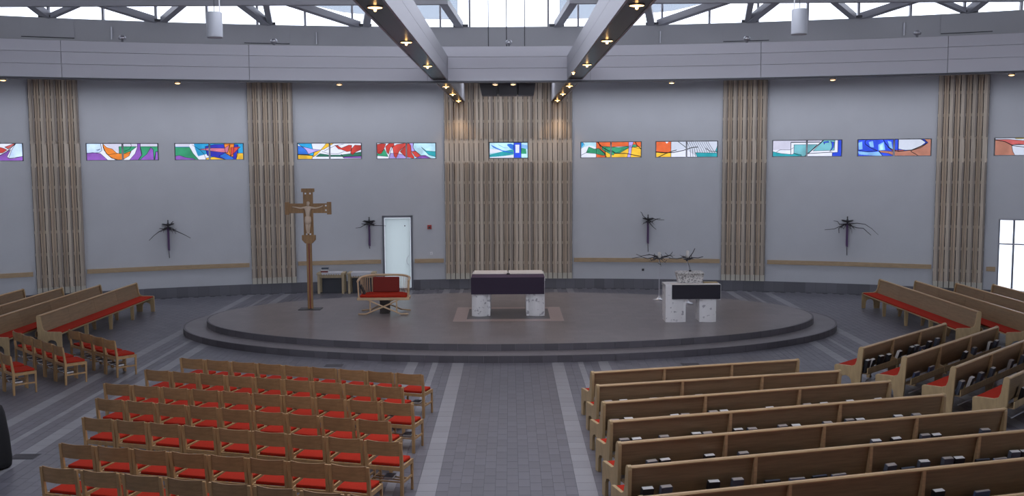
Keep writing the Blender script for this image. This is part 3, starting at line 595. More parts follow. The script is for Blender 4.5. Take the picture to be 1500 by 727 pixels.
# drain grate near the left edge, inlaid dark patches
for loc, nm, lab in (((-7.50, 15.0, 0), 'floor_grate', 'small dark metal floor grate beside the left edge stripes'), ((3.95, 21.55, 0), 'floor_hatch', 'dark square floor hatch in front of the step, right of aisle'), ((-3.9, 21.65, 0), 'floor_hatch', 'dark square floor hatch in front of the step, left of aisle')):
    t = thing(nm, lab, 'hatch', loc)
    mb = MB(); mb.box(-.2, .2, -.14, .14, 0, .004); mb.obj('frame', M['iron'], t)
    for i in range(6):
        mb = MB(); mb.box(-.18, .18, -.12 + .043 * i, -.10 + .043 * i, .004, .008); mb.obj('grate_bar', M['riser'], t)

# platform: two elliptical steps with tiled risers
pf = struct('floor_platform')
def ell(e, t): return e[0] * sin(t), e[2] - e[1] * cos(t)
def ring_pts(e, n=180): return [ell(e, 2 * pi * k / n) for k in range(n)]
mb = MB(); mb.prism(ring_pts((8.73, 4.98, 26.8)), 'z', -.005, .155); mb.obj('lower_step', M['tread'], pf)
mb = MB(); mb.prism(ring_pts((8.13, 4.38, 26.8)), 'z', .15, .307); mb.obj('upper_step', M['tread'], pf)
for e, z0, z1 in ((EL, 0, .157), (EU, .157, .31)):
    # walk the front half in steps of about 0.33 m
    t = -1.75
    while t < 1.75:
        x, y = ell(e, t); dt = .33 / math.hypot(e[0] * cos(t), e[1] * sin(t)); x1, y1 = ell(e, t + dt)
        d = Vector((x1 - x, y1 - y, 0)); L1 = d.length; d.normalize(); nrm = Vector((-d.y, d.x, 0))
        A_, B_ = Vector((x, y, 0)) + d * .003, Vector((x1, y1, 0)) - d * .003
        mb = MB(); q = [A_, B_, B_ + nrm * .05, A_ + nrm * .05]; c = (A_ + B_) / 2
        mb.add([p - c + Vector((0, 0, z0)) for p in q] + [p - c + Vector((0, 0, z1)) for p in q], [(0, 1, 5, 4), (1, 2, 6, 5), (2, 3, 7, 6), (3, 0, 4, 7), (4, 5, 6, 7)])
        o = mb.obj('riser_tile', M['riser'], pf); o.location = c
        t += dt
mb = MB(); tint = []; e = (EU[0] - .04, EU[1] - .04, EU[2])
y = 22.2; row = 0
while y < 31.4:
    y1 = y + .33; x = -8.4 + .165 * (row % 2)
    while x < 8.4:
        x1 = x + .33
        # clip tile to the ellipse by x-range at each y
        if any(inel(xx, yy, e) for xx in (x, x1) for yy in (y, y1)):
            q = []
            for xx, yy in ((x + J, y + J), (x1 - J, y + J), (x1 - J, y1 - J), (x + J, y1 - J)):
                if not inel(xx, yy, e):
                    k = 1 / math.sqrt((xx / e[0]) ** 2 + ((yy - e[2]) / e[1]) ** 2); xx, yy = xx * k, e[2] + (yy - e[2]) * k
                q.append((xx, yy, .31))
            xc, yc = (x + x1) / 2, (y + y1) / 2
            mb.add(q, [(0, 1, 2, 3)]); tint += [rnd.random()] * 4
        x = x1
    y = y1; row += 1
me = mb.mesh('platform_tiles', [M['ptile']]); at_ = me.attributes.new('tint', 'FLOAT', 'POINT'); at_.data.foreach_set('value', tint)
o = link('platform_tiles', me, pf); o['kind'] = 'stuff'
# rose tile border around the altar
mb = MB(); mb.box(-1.15, 1.05, 25.95, 27.75, .3102, .3118); mb.obj('inlay', M['rugin'], pf)
for x0, x1, y0, y1, n, ax in ((-1.5, 1.4, 25.6, 25.95, 9, 0), (-1.5, 1.4, 27.75, 28.05, 9, 0), (-1.5, -1.15, 25.95, 27.75, 5, 1), (1.05, 1.4, 25.95, 27.75, 5, 1)):
    for i in range(n):
        if ax == 0: q = (x0 + (x1 - x0) * i / n + J, x0 + (x1 - x0) * (i + 1) / n - J, y0 + J, y1 - J)
        else: q = (x0 + J, x1 - J, y0 + (y1 - y0) * i / n + J, y0 + (y1 - y0) * (i + 1) / n - J)
        mb = MB(); mb.box(*q, .3102, .3125); mb.obj('border_tile', M['rug'], pf)

# ------------------------------------------------------------------ chairs
def make_chair():
    t = thing('church_chair', '', 'chair')
    for s in (-1, 1):
        mb = MB(); mb.prism([(-.215, 0), (-.18, 0), (-.165, .42), (-.215, .78), (-.243, .78), (-.212, .42)], 'x', s * .251 - .022, s * .251 + .022); mb.obj('leg', M['oak'], t, False, .004)
        mb = MB(); mb.prism([(.205, 0), (.235, 0), (.245, .43), (.205, .43)], 'x', s * .235 - .016, s * .235 + .016); mb.obj('leg', M['oak'], t, False, .004)
    mb = MB()
    for s in (-1, 1): mb.box(s * .238 - .012, s * .238 + .012, -.19, .21, .375, .432)
    mb.box(-.235, .235, .21, .235, .375, .43); mb.box(-.235, .235, -.205, -.18, .38, .43); mb.obj('seat_frame', M['oak'], t)
    mb = MB(); n = 8; vs = []
    prof = []
    for i in range(n + 1):
        u = -1 + 2 * i / n; x = u * .235; yb = -.235 - .035 * (1 - u * u)
        prof.append((x, yb, u))
    for x, yb, u in prof:
        for z, dy in ((.59, .02), (.785, 0)):
            for th in (0, .016): vs.append((x, yb + dy + th, z + (.008 * (u * u) if z > .7 else 0)))
    fs = []
    for i in range(n):
        a = 4 * i; b = a + 4
        fs += [(a, b, b + 2, a + 2), (a + 1, a + 3, b + 3, b + 1), (a + 2, b + 2, b + 3, a + 3), (a, a + 1, b + 1, b)]
    fs += [(0, 2, 3, 1), (4 * n, 4 * n + 1, 4 * n + 3, 4 * n + 2)]
    mb.add(vs, fs); mb.obj('backrest', M['oakback'], t)
    mb = MB(); mb.prism([(-.20, -.17), (.20, -.17), (.222, .2), (.20, .225), (-.20, .225), (-.222, .2)], 'z', .43, .472); mb.obj('seat', M['red'], t, False, .012)
    mb = MB()
    for y in (-.15, -.05, .05): mb.box(-.24, .24, y, y + .03, .2, .215)
    for s in (-1, 1): mb.box(s * .235 - .01, s * .235 + .01, -.18, .22, .185, .215)
    mb.obj('book_shelf', M['oak'], t)
    return t
chair = make_chair(); chair_used = False
def put_chair(x, y, rz, label, group):
    global chair_used
    if not chair_used:
        chair_used = True; chair.location = (x, y, 0); chair.rotation_euler.z = rz; chair['label'] = label; chair['group'] = group; return chair
    return dup(chair, (x, y, 0), rz, label, group)
ROWS = [((-6.31, 18.69), (-1.52, 17.07), 9), ((-6.61, 17.66), (-1.76, 16.10), 9), ((-6.91, 16.58), (-1.49, 15.0), 10), ((-6.61, 15.52), (-1.72, 13.98), 9), ((-6.32, 14.35), (-1.45, 12.92), 9), ((-6.05, 13.01), (-1.73, 11.87), 8), ((-5.85, 12.01), (-1.30, 10.74), 8)]
RW = ['front', 'second', 'third', 'fourth', 'fifth', 'sixth', 'nearest']
book_n = 0
def make_book(kind):
    """closed hymn book, local: stands on its spine side, width x, thickness y, height z; page block and cover"""
    t = thing('hymn_book', '', 'book'); w_, th, h = {'tall': (.145, .065, .25), 'wide': (.21, .04, .175), 'flat': (.13, .17, .035)}[kind[0]]
    if kind[0] == 'flat':
        mb = MB(); mb.box(-w_ / 2, w_ / 2, -th / 2, th / 2, 0, .004); mb.box(-w_ / 2, w_ / 2, -th / 2, th / 2, h - .004, h); mb.box(-w_ / 2, -w_ / 2 + .005, -th / 2, th / 2, 0, h); cv = mb.obj('cover', kind[1], t)
        mb = MB(); mb.box(-w_ / 2 + .006, w_ / 2 - .003, -th / 2 - .001, th / 2 - .004, .005, h - .005); mb.obj('pages', kind[2], t)
        return t
    mb = MB(); mb.box(-w_ / 2, w_ / 2, -th / 2, -th / 2 + .004, 0, h); mb.box(-w_ / 2, w_ / 2, th / 2 - .004, th / 2, 0, h); mb.box(-w_ / 2, -w_ / 2 + .006, -th / 2, th / 2, 0, h); cv = mb.obj('cover', kind[1], t)
    mb = MB(); mb.box(-w_ / 2 + .007, w_ / 2 - .004, -th / 2 + .005, th / 2 - .005, .004, h + .004); mb.obj('pages', kind[2], t)
    return t
BK = {'k': ('tall', M['bblack'], M['page']), 't': ('tall', M['bgrey'], M['pagetan']), 'b': ('wide', M['bblue'], M['pagetan']), 'd': ('wide', M['bblack'], M['bgrey']), 'w': ('tall', M['bgrey'], M['page']), 'f': ('flat', M['bgrey'], M['page'])}
BD = {'k': 'black hymn book with white page edges', 't': 'blue-grey hymn book with yellowed page edges', 'b': 'low wide blue songbook', 'd': 'low wide black songbook', 'w': 'grey hymn book with white page edges', 'f': 'grey book lying flat'}
BP = {}
def put_book(k, mw, label, group, scale=1.0):
    if k not in BP:
        BP[k] = o = make_book(BK[k]); o['label'] = label; o['group'] = group
    else: o = dup(BP[k], (0, 0, 0), 0, label, group)
    o.matrix_world = mw
    return o
cch = {}
for r, ((x0, y0), (x1, y1), n) in enumerate(ROWS):
    d = Vector((x1 - x0, y1 - y0, 0)); L1 = d.length; d.normalize(); fwd = Vector((-d.y, d.x, 0)); ang = math.atan2(d.y, d.x)
    for i in range(n):
        c = Vector((x0, y0, 0)) + d * (L1 * (i + .5) / n) + fwd * .243
        k = n - 1 - i
        put_chair(c.x, c.y, ang + rad(rnd.uniform(-1, 1)), 'red-seated oak chair, %s from the aisle in the %s row' % (ORD[k], RW[r]), 'chairs left of the aisle')
        cch[r, i] = (c, ang)
for r, i, dx in ((0, 8, .05), (2, 9, .08), (4, 8, 0.0), (2, 3, .1), (3, 3, .0), (1, 8, 0), (3, 8, 0), (5, 7, 0)):
    c, ang = cch[r, i]; n = ROWS[r][2]
    put_book('f', Matrix.Translation(c + Vector((0, 0, .217))) @ Matrix.Rotation(ang + .1, 4, 'Z') @ Matrix.Translation((dx, 0, 0)), 'grey book on the shelf under the chair %s from aisle, %s row' % (ORD[n - 1 - i], RW[r]), 'books under the chairs')
for r, ((x0, y0), (x1, y1), n, nm) in enumerate((((-9.88, 21.99), (-8.25, 20.49), 4, 'far'), ((-11.06, 21.85), (-9.02, 19.80), 5, 'middle'), ((-11.25, 20.55), (-9.64, 18.93), 4, 'near'))):
    d = Vector((x1 - x0, y1 - y0, 0)); L1 = d.length; d.normalize(); fwd = Vector((-d.y, d.x, 0)); ang = math.atan2(d.y, d.x)
    for i in range(n):
        if r == 2 and i < 2: continue
        c = Vector((x0, y0, 0)) + d * (L1 * (i + .5) / n) + fwd * .243
        put_chair(c.x, c.y, ang, 'red-seated oak chair turned to the altar at left, %s of the %s side row' % (ORD[n - 1 - i], nm), 'chairs of the left side block')
        put_book('f', Matrix.Translation(c + Vector((0, 0, .217))) @ Matrix.Rotation(ang, 4, 'Z') @ Matrix.Translation((-.12, -.08, 0)), 'white-edged book under left part of side chair, %s of the %s side row' % (ORD[n - 1 - i], nm), 'books under the side chairs')
        put_book('f', Matrix.Translation(c + Vector((0, 0, .217))) @ Matrix.Rotation(ang, 4, 'Z') @ Matrix.Translation((.1, -.08, 0)), 'white-edged book under right part of side chair, %s of the %s side row' % (ORD[n - 1 - i], nm), 'books under the side chairs')

# ------------------------------------------------------------------ pews
ENDP = [(.0, 0), (-.035, .45), (-.055, .83), (-.045, .868), (-.01, .885), (.025, .872), (.045, .83), (.075, .60), (.11, .515), (.19, .482), (.50, .475), (.53, .455), (.53, 0), (.42, 0), (.41, .20), (.375, .26), (.29, .285), (.22, .26), (.18, .20), (.165, 0)]
def make_pew(Lp, ns, label, group, loc, rz):
    t = thing('church_pew', label, 'pew', loc, rz, group)
    for x in (0, Lp - .05):
        mb = MB(); mb.prism(ENDP, 'x', x, x + .05); mb.obj('end_panel', M['pewend'], t, False, .006)
    q = [(-.03, .845), (-.005, .845), (.085, .42), (.06, .42)]
    for i in range(ns):
        a, b = .05 + (Lp - .1) * i / ns, .05 + (Lp - .1) * (i + 1) / ns
        mb = MB(); mb.prism(q, 'x', a + .003, b - .003); bp_ = mb.obj('back_panel', M['pew'], t)
        mb = MB(); mb.box(a + .02, b - .02, -.125, -.11, .36, .465); mb.obj('rack_rail', M['pewend'], bp_)
        mb = MB(); mb.box(a + .01, b - .01, -.125, .05, .345, .36); mb.obj('rack_shelf', M['pew'], bp_)
        if i:
            mb = MB(); mb.prism([(-.06, .845), (-.035, .845), (.05, .42), (.05, .0), (-.01, .0), (-.11, .34), (-.11, .47), (-.04, .50)], 'x', a - .02, a + .02); mb.obj('stile', M['pewcap'], t)
            mb = MB(); mb.prism([(.42, 0), (.49, 0), (.50, .42), (.40, .42)], 'x', a - .03, a + .03); mb.obj('leg', M['pewend'], t)
    mb = MB(); mb.prism([(-.05, .838), (-.055, .855), (-.04, .87), (.0, .872), (.018, .858), (.015, .838)], 'x', .04, Lp - .04); mb.obj('top_rail', M['pewcap'], t)
    mb = MB(); mb.box(.05, Lp - .05, .07, .49, .40, .432); mb.obj('seat_board', M['pewend'], t)
    mb = MB(); mb.box(.05, Lp - .05, .085, .50, .432, .468); mb.obj('seat_cushion', M['red'], t, False, .012)
    mb = MB(); mb.tube([(.05, -.09, .2), (Lp - .05, -.09, .2)], .012, 6); mb.obj('foot_rail', M['chrome'], t)
    return t
PW = ['front', 'second', 'third', 'fourth', 'fifth', 'sixth', 'seventh', 'nearest']
PEWS = [(1.38, 16.86, 14.3, 3.98, 3), (1.38, 15.87, 13.3, 4.42, 3), (1.37, 14.74, 15.3, 5.04, 3), (1.37, 13.67, 15.4, 5.55, 3), (1.37, 12.61, 15.6, 6.07, 4), (1.38, 11.61, 15.0, 6.65, 4), (1.38, 10.53, 15.2, 7.2, 4), (1.38, 9.45, 15.0, 7.7, 5)]
for i, (x, y, a, Lp, ns) in enumerate(PEWS):
    make_pew(Lp, ns, 'long oak pew right of the aisle, %s row counted from the altar' % (PW[i] if i else 'the front'), 'pews right of the aisle', (x, y, 0), rad(a))
BKS = [ # books seen in the racks: family, pew index, distance along the pew (m), kind
('P',0,0.46,'w'), ('P',0,1.16,'w'), ('P',0,3.53,'k'), ('P',0,3.71,'w'), ('P',1,0.18,'t'), ('P',1,0.44,'k'), ('P',1,0.96,'w'), ('P',1,1.22,'t'), ('P',1,1.77,'k'), ('P',1,2.46,'w'), ('P',2,0.17,'t'), ('P',2,0.40,'k'), ('P',2,1.15,'k'), ('P',2,1.33,'t'), ('P',2,1.81,'t'), ('P',2,1.99,'k'), ('P',2,2.19,'d'), ('P',2,2.78,'k'), ('P',2,3.45,'t'), ('P',2,3.75,'k'), ('P',2,4.23,'k'), ('P',2,4.75,'w'), ('P',3,0.20,'t'), ('P',3,0.38,'k'), ('P',3,0.80,'t'), ('P',3,1.30,'k'), ('P',3,1.47,'t'), ('P',3,1.97,'k'), ('P',3,2.19,'t'), ('P',3,2.51,'b'), ('P',3,2.69,'t'), ('P',3,2.90,'k'), ('P',3,3.43,'t'), ('P',3,3.82,'t'), ('P',3,3.99,'k'), ('P',3,4.66,'w'), ('P',3,4.98,'t'), ('P',4,0.45,'t'), ('P',4,0.64,'k'), ('P',4,1.28,'k'), ('P',4,1.77,'t'), ('P',4,2.01,'d'), ('P',4,2.41,'d'), ('P',4,2.66,'b'), ('P',4,3.19,'d'), ('P',4,3.48,'b'), ('P',4,3.82,'w'), ('P',4,4.15,'k'), ('P',4,4.64,'t'), ('P',4,4.81,'k'), ('P',4,5.35,'d'), ('P',4,5.65,'t'), ('P',5,0.23,'k'), ('P',5,0.47,'t'), ('P',5,1.10,'k'), ('P',5,1.42,'t'), ('P',5,1.91,'d'), ('P',5,2.25,'b'), ('P',5,2.57,'d'), ('P',5,2.84,'b'), ('P',5,3.58,'t'), ('P',5,3.85,'d'), ('P',5,4.08,'w'), ('P',5,4.45,'t'), ('P',5,4.61,'k'), ('P',5,5.01,'d'), ('P',5,5.27,'b'), ('P',5,5.50,'w'), ('P',5,5.66,'k'), ('P',6,2.48,'d'), ('P',6,3.77,'k'), ('P',6,4.40,'b'), ('Q',0,0.15,'k'), ('Q',0,0.31,'k'), ('Q',0,0.73,'k'), ('Q',0,1.01,'k'), ('Q',0,1.49,'k'), ('Q',0,2.08,'k'), ('Q',0,2.31,'w'), ('Q',0,2.66,'b'), ('Q',0,2.94,'k'), ('Q',0,3.39,'w'), ('Q',1,0.40,'b'), ('Q',1,1.08,'b'), ('Q',1,2.64,'k'), ('Q',1,3.17,'t'), ('Q',1,4.03,'k'), ('Q',1,4.33,'w'), ('Q',2,0.18,'t'), ('Q',2,0.61,'k'), ('Q',2,1.10,'t'), ('Q',2,1.68,'w'), ('Q',2,2.65,'t'), ('Q',2,3.32,'w'), ('Q',3,0.63,'k')
]
#BOOKDATA
QW = ['far', 'second', 'third', 'near']
QP = [(6.74, 18.9, 44.3, 3.95, 3), (7.21, 17.98, 44.5, 4.60, 3), (7.71, 17.08, 44.8, 5.15, 3), (8.21, 16.21, 44.5, 5.7, 3)]
for i, (x, y, a, Lp, ns) in enumerate(QP):
    make_pew(Lp, ns, 'oak pew with book racks slanting across the right side block, %s one counted from altar' % ORD[i], 'slanting pews of the right block', (x, y, 0), rad(a))
for i in range(5):
    if i < 4: make_pew([6.34, 6.5, 6.9, 7.2][i], 4, 'oak pew with red seat facing the altar from the right wall, %s from the altar' % ORD[i], 'pews along the right wall', ((11.05, 23.18, 0), (11.95, 22.60, 0), (12.88, 21.6, 0), (13.80, 21.0, 0))[i], rad(90))
for i in range(4):
    make_pew([6.25, 6.5, 6.9, 7.2][i], 4, 'oak pew with red seat facing the altar from the left wall, %s from the altar' % ORD[i], 'pews along the left wall', ((-11.21, 29.66, 0), (-12.12, 29.22, 0), (-12.98, 28.64, 0), (-13.98, 28.39, 0))[i], rad(-90))
for fam, P_, names, w1 in (('P', PEWS, PW, 'aisle pew'), ('Q', QP, ORD, 'slanting pew')):
    lst = {}
    for f_, i, s, k in BKS:
        if f_ == fam: lst.setdefault(i, []).append((s, k))
    for i, L1 in lst.items():
        L1.sort()
        x, y, a, Lp, ns = P_[i]
        for j, (s, k) in enumerate(L1):
            if s > Lp - .12: continue
            tilt = rnd.uniform(-.06, .06)
            mw = Matrix.Translation((x, y, 0)) @ Matrix.Rotation(rad(a), 4, 'Z') @ Matrix.Translation((s, -.035, .368)) @ Matrix.Rotation(.24 + rnd.uniform(-.05, .08), 4, 'X') @ Matrix.Rotation(tilt + (pi if fam == 'Q' and k != 'b' and j % 3 == 1 else 0), 4, 'Z')
            put_book(k, mw, '%s, %s from left in the %s %s rack' % (BD[k], ORD[j], names[i], w1), 'hymn books in the pew racks')

# ------------------------------------------------------------------ altar
al = thing('altar', 'white marble altar table on two broad legs under a purple cloth', 'altar', (-.055, 27.1, .31))
for s in (-1, 1):
    mb = MB(); x0 = .98 * s; pts = []
    for i in range(9):
        u = i / 8; pts.append((x0 - s * .50 * u, -.62 - .10 * sin(pi * min(1, u * 1.15)) ))
    pts += [(x0 - s * .50, .6), (x0, .6)]
    mb.prism([(a, b) for a, b in pts], 'z', 0, .98); mb.obj('leg', M['marble'], al, False, .006)
mb = MB(); mb.box(-.99, .99, -.73, .8, .96, 1.045); mb.obj('altar_top', M['marble'], al, False, .005)
cl_ = thing('altar_cloth', 'dark purple altar frontal cloth hanging over the front of the altar', 'cloth', (-.055, 27.1, 1.355))
mb = MB(); mb.box(-.985, .975, -.745, .05, .0, .012); mb.obj('top_panel', M['purple'], cl_)
mb = MB(); mb.box(-.99, .965, -.76, -.745, -.44, .012); mb.obj('front_drop', M['blackcloth'] if False else mat('frontal_purple_shaded', (0.035, 0.022, 0.045), .85), cl_)  # shade of the hanging front is put into a darker purple
li = thing('altar_linen', 'cream white linen runner along the back of the altar top', 'cloth', (-.055, 27.1, 1.368))
mb = MB(); mb.box(-.95, -.02, .02, .78, 0, .02); mb.box(.0, .95, .02, .78, 0, .02); mb.obj('linen_sheet', M['cream'], li, False, .004)
mi = thing('microphone', 'thin gooseneck microphone standing on the altar centre', 'microphone', (-.05, 27.05, 1.375))
mb = MB(); mb.lathe([(.05, 0), (.045, .02), (.012, .03)], 12); mb.obj('base', M['iron'], mi, True)
mb = MB(); mb.tube([(0, 0, .02), (.01, 0, .2), (.03, 0, .38)], .006, 6); mb.obj('gooseneck', M['iron'], mi)
mb = MB(); mb.tube([(.03, 0, .38), (.035, -.01, .42)], .014, 8); mb.obj('capsule', M['bblack'], mi)
# ------------------------------------------------------------------ ambo
ab = thing('ambo', 'white marble reading desk with dark hanging cloth, right of the altar', 'lectern', (4.64, 25.6, .31))
for s, x0, x1 in ((-1, -.655, -.13), (1, .645, .22)):
    mb = MB(); pts = [(x0 + (x1 - x0) * i / 8, -.28 - .06 * sin(pi * min(1, .12 + i / 8))) for i in range(9)] + [(x1, .25), (x0, .25)]
    mb.prism(pts, 'z', 0, .93); mb.obj('leg', M['marble'], ab, False, .006)
mb = MB(); mb.box(-.66, .76, -.32, .32, .90, .975); mb.obj('desk_top', M['marble'], ab, False, .005)
mb = MB(); mb.box(-.66, -.63, -.34, .2, .5, .93); mb.obj('cheek', M['marble'], ab)
mb = MB(); mb.box(.73, .76, -.32, .2, .58, .93); mb.obj('cheek', M['marble'], ab)
ac = thing('ambo_cloth', 'black cloth panel hanging on the front of the reading desk', 'cloth', (4.64, 25.6, 1.285))
mb = MB(); mb.box(-.5, .74, -.365, -.345, -.37, .0); mb.obj('front_drop', M['blackcloth'], ac)
mb = MB(); mb.box(-.5, .74, -.365, -.1, .0, .01); mb.obj('top_flap', M['blackcloth'] if False else M['cream'], ac)
bs = thing('book_stand', 'speckled stone book stand on top of the reading desk', 'stand', (4.66, 25.66, 1.296))
mb = MB(); mb.prism([(-.30, 0), (.30, 0), (.36, .26), (-.37, .28)], 'y', -.14, .14); mb.obj('stone_block', M['granite'], bs, False, .008)
mb = MB(); mb.box(-.34, .34, -.2, .14, .262, .285, Matrix.Rotation(.1, 4, 'X')); mb.obj('stone_slab', M['granite'], bs, False, .005)
mc = thing('microphone', 'curved gooseneck microphone on the speckled stone book stand', 'microphone', (4.67, 25.64, 1.585))
mb = MB(); mb.lathe([(.035, 0), (.03, .03), (.012, .04)], 10); mb.obj('base', M['iron'], mc)
mb = MB(); mb.tube([(0, 0, .03), (-.02, 0, .12), (-.05, 0, .2), (-.085, -.02, .28)], .006, 6); mb.obj('gooseneck', M['iron'], mc)
mb = MB(); mb.tube([(-.085, -.02, .28), (-.11, -.04, .31)], .02, 8); mb.obj('capsule', M['bblack'], mc)
bz = thing('brass_plate', 'small brass book plate at the right end of the reading desk', 'plate', (5.17, 25.62, 1.285))
mb = MB(); mb.box(-.16, .2, -.1, .12, 0, .025); mb.obj('tray', mat('brass', (0.42, 0.30, 0.12), .35, metal=.6), bz, False, .004)
# ------------------------------------------------------------------ crucifix
cr = thing('crucifix', 'tall oak processional crucifix with pale carved figure, left of the altar', 'crucifix', (-5.65, 27.91, .31))
mb = MB(); mb.box(-.31, .31, -.22, .22, 0, .015); mb.obj('base_plate', M['iron'], cr)
for s in (-1, 1):
    mb = MB(); mb.box(s * .045 - .03, s * .045 + .03, -.03, .03, .015, 1.95); mb.obj('shaft', M['cross'], cr, False, .004)
mb = MB(); mb.box(-.017, .017, -.015, .015, .015, 1.95); mb.obj('shaft_core', M['bred'], cr)
mb = MB(); mb.prism([(-.19, 2.1), (-.19, 1.97), (-.1, 1.87), (.1, 1.87), (.19, 1.97), (.19, 2.1)], 'y', -.05, .05); mb.obj('lower_block', M['cross'], cr, False, .005)
mb = MB(); mb.box(-.135, .135, -.03, .03, 2.09, 3.31); mb.obj('upright', M['cross'], cr, False, .004)
for s in (-1, 1):
    mb = MB(); mb.box(s * .56, s * .135, -.03, .03, 2.72, 2.99); mb.obj('arm', M['cross'], cr, False, .004)
    mb = MB(); mb.box(s * .53, s * .645, -.045, .045, 2.68, 3.03); mb.obj('end_cap', M['cross'], cr, False, .005)
mb = MB(); mb.box(-.18, .18, -.045, .045, 3.31, 3.41); mb.obj('top_cap', M['cross'], cr, False, .005)
for x, z in ((-.065, 3.27), (.065, 3.27), (.5, 2.93), (.5, 2.80), (-.05, 2.13), (.05, 2.13)):
    mb = MB(); mb.box(x - .022, x + .022, -.036, -.03, z - .022, z + .022); mb.obj('inlay_square', M['white'], cr)
# carved figure: skeleton with radii
V_ = [((0, -.055, 2.56), .062), ((0, -.06, 2.70), .066), ((0, -.06, 2.84), .075), ((0, -.06, 2.92), .035), ((.012, -.075, 3.0), .05), ((.012, -.075, 3.06), .042),
      ((-.085, -.055, 2.88), .034), ((-.21, -.05, 2.86), .026), ((-.33, -.05, 2.885), .02), ((-.41, -.05, 2.90), .017), ((-.445, -.05, 2.905), .012),
      ((.085, -.055, 2.88), .034), ((.21, -.05, 2.86), .026), ((.33, -.05, 2.885), .02), ((.39, -.05, 2.91), .017), ((.425, -.05, 2.93), .012),
      ((-.045, -.07, 2.48), .05), ((-.03, -.1, 2.32), .038), ((-.025, -.07, 2.19), .028), ((-.025, -.09, 2.14), .02),
      ((.045, -.07, 2.48), .05), ((.03, -.1, 2.32), .038), ((.015, -.07, 2.19), .028), ((.012, -.09, 2.14), .02)]
E_ = [(0, 1), (1, 2), (2, 3), (3, 4), (4, 5), (2, 6), (6, 7), (7, 8), (8, 9), (9, 10), (2, 11), (11, 12), (12, 13), (13, 14), (14, 15), (0, 16), (16, 17), (17, 18), (18, 19), (0, 20), (20, 21), (21, 22), (22, 23)]
me = bpy.data.meshes.new('figure'); me.from_pydata([v for v, r in V_], E_, []); me.materials.append(M['corpus'])
fo = link('figure', me, cr); sk = fo.modifiers.new('skin', 'SKIN')
bm = bmesh.new(); bm.from_mesh(me); ly = bm.verts.layers.skin.verify(); bm.verts.ensure_lookup_table()
for i, (v, r) in enumerate(V_): bm.verts[i][ly].radius = (r, r); bm.verts[i][ly].use_root = (i == 0)
bm.to_mesh(me); bm.free()
ss = fo.modifiers.new('sub', 'SUBSURF'); ss.levels = 1; ss.render_levels = 2
mb = MB(); mb.lathe([(.085, 2.42), (.095, 2.5), (.088, 2.6), (.07, 2.63)], 14, (0, -.07, 0)); mb.obj('loincloth', M['corpus'], cr, True)
# ------------------------------------------------------------------ presider's bench
be = thing('presider_bench', 'wide bent-wood bench with red cushions and spindle back', 'bench', (-3.45, 27.1, .31))
W2, D2 = .69, .55
def hoop(t, z): return (W2 * math.copysign(abs(cos(t)) ** .55, cos(t)), -.05 + D2 * abs(sin(t)) ** .7, z)
mb = MB(); mb.tube([(W2, -.28, .91), (W2, -.15, .93)] + [hoop(pi * i / 24, .94 + .06 * sin(pi * i / 24)) for i in range(25)] + [(-W2, -.15, .93), (-W2, -.28, .91)], .032, 8); mb.obj('top_rail', M['bench'], be, True)
mb = MB(); mb.prism([(-.71, -.33), (.71, -.33), (.70, .2), (.5, .5), (-.5, .5), (-.70, .2)], 'z', .40, .47); mb.obj('seat_frame', M['bench'], be, False, .01)
for i in range(2, 23):
    t_ = pi * i / 24; a = hoop(t_, .95); mb = MB(); mb.tube([(a[0] * .97, a[1] * .97, .46), a], .009, 6); mb.obj('spindle', M['bench'], be)
for s in (-1, 1):
    for y in (-.27, -.16): mb = MB(); mb.tube([(s * .67, y, .46), (s * W2, y, .93)], .018 if y < -.2 else .009, 8); mb.obj('arm_post', M['bench'], be)
    mb = MB(); mb.tube([(s * .42, -.3, .41), (0, -.31, .22), (-s * .42, -.32, .05), (-s * .47, -.32, .025), (-s * .68, -.32, .025)], .022, 6); mb.obj('cross_leg', M['bench'], be)
    mb = MB(); mb.tube([(s * .36, -.3, .07), (s * .36, -.3, .4)], .02, 8); mb.obj('strut', M['bench'], be)
    mb = MB(); mb.tube([(s * .42, .35, .41), (-s * .42, .35, .05), (-s * .68, .35, .025)], .022, 6); mb.obj('cross_leg', M['bench'], be)
mb = MB(); mb.box(-.12, .12, -.1, .25, 0, .40); mb.obj('pedestal', mat('pedestal_dark', (0.06, 0.05, 0.045), .6), be)
mb = MB(); mb.prism([(-.64, -.3), (.64, -.3), (.63, .15), (.45, .42), (-.45, .42), (-.63, .15)], 'z', .47, .54); mb.obj('seat_cushion', M['red'], be, False, .025)
mb = MB(); mb.box(-.37, .37, -.05, .05, 0, .43, Matrix.Translation((0, .38, .53)) @ Matrix.Rotation(-.12, 4, 'X')); mb.obj('back_cushion', mat('dark_red_wool', (0.20, 0.022, 0.016), .9, vary=.08, scale=50), be, False, .03)
bb = thing('black_folder', 'black folder leaning against the left arm of the red cushioned bench', 'folder', (-3.98, 27.05, .855))
mb = MB(); mb.box(-.015, .015, -.12, .12, 0, .27, Matrix.Rotation(-.45, 4, 'Y')); mb.obj('folder_board', M['bblack'], bb)
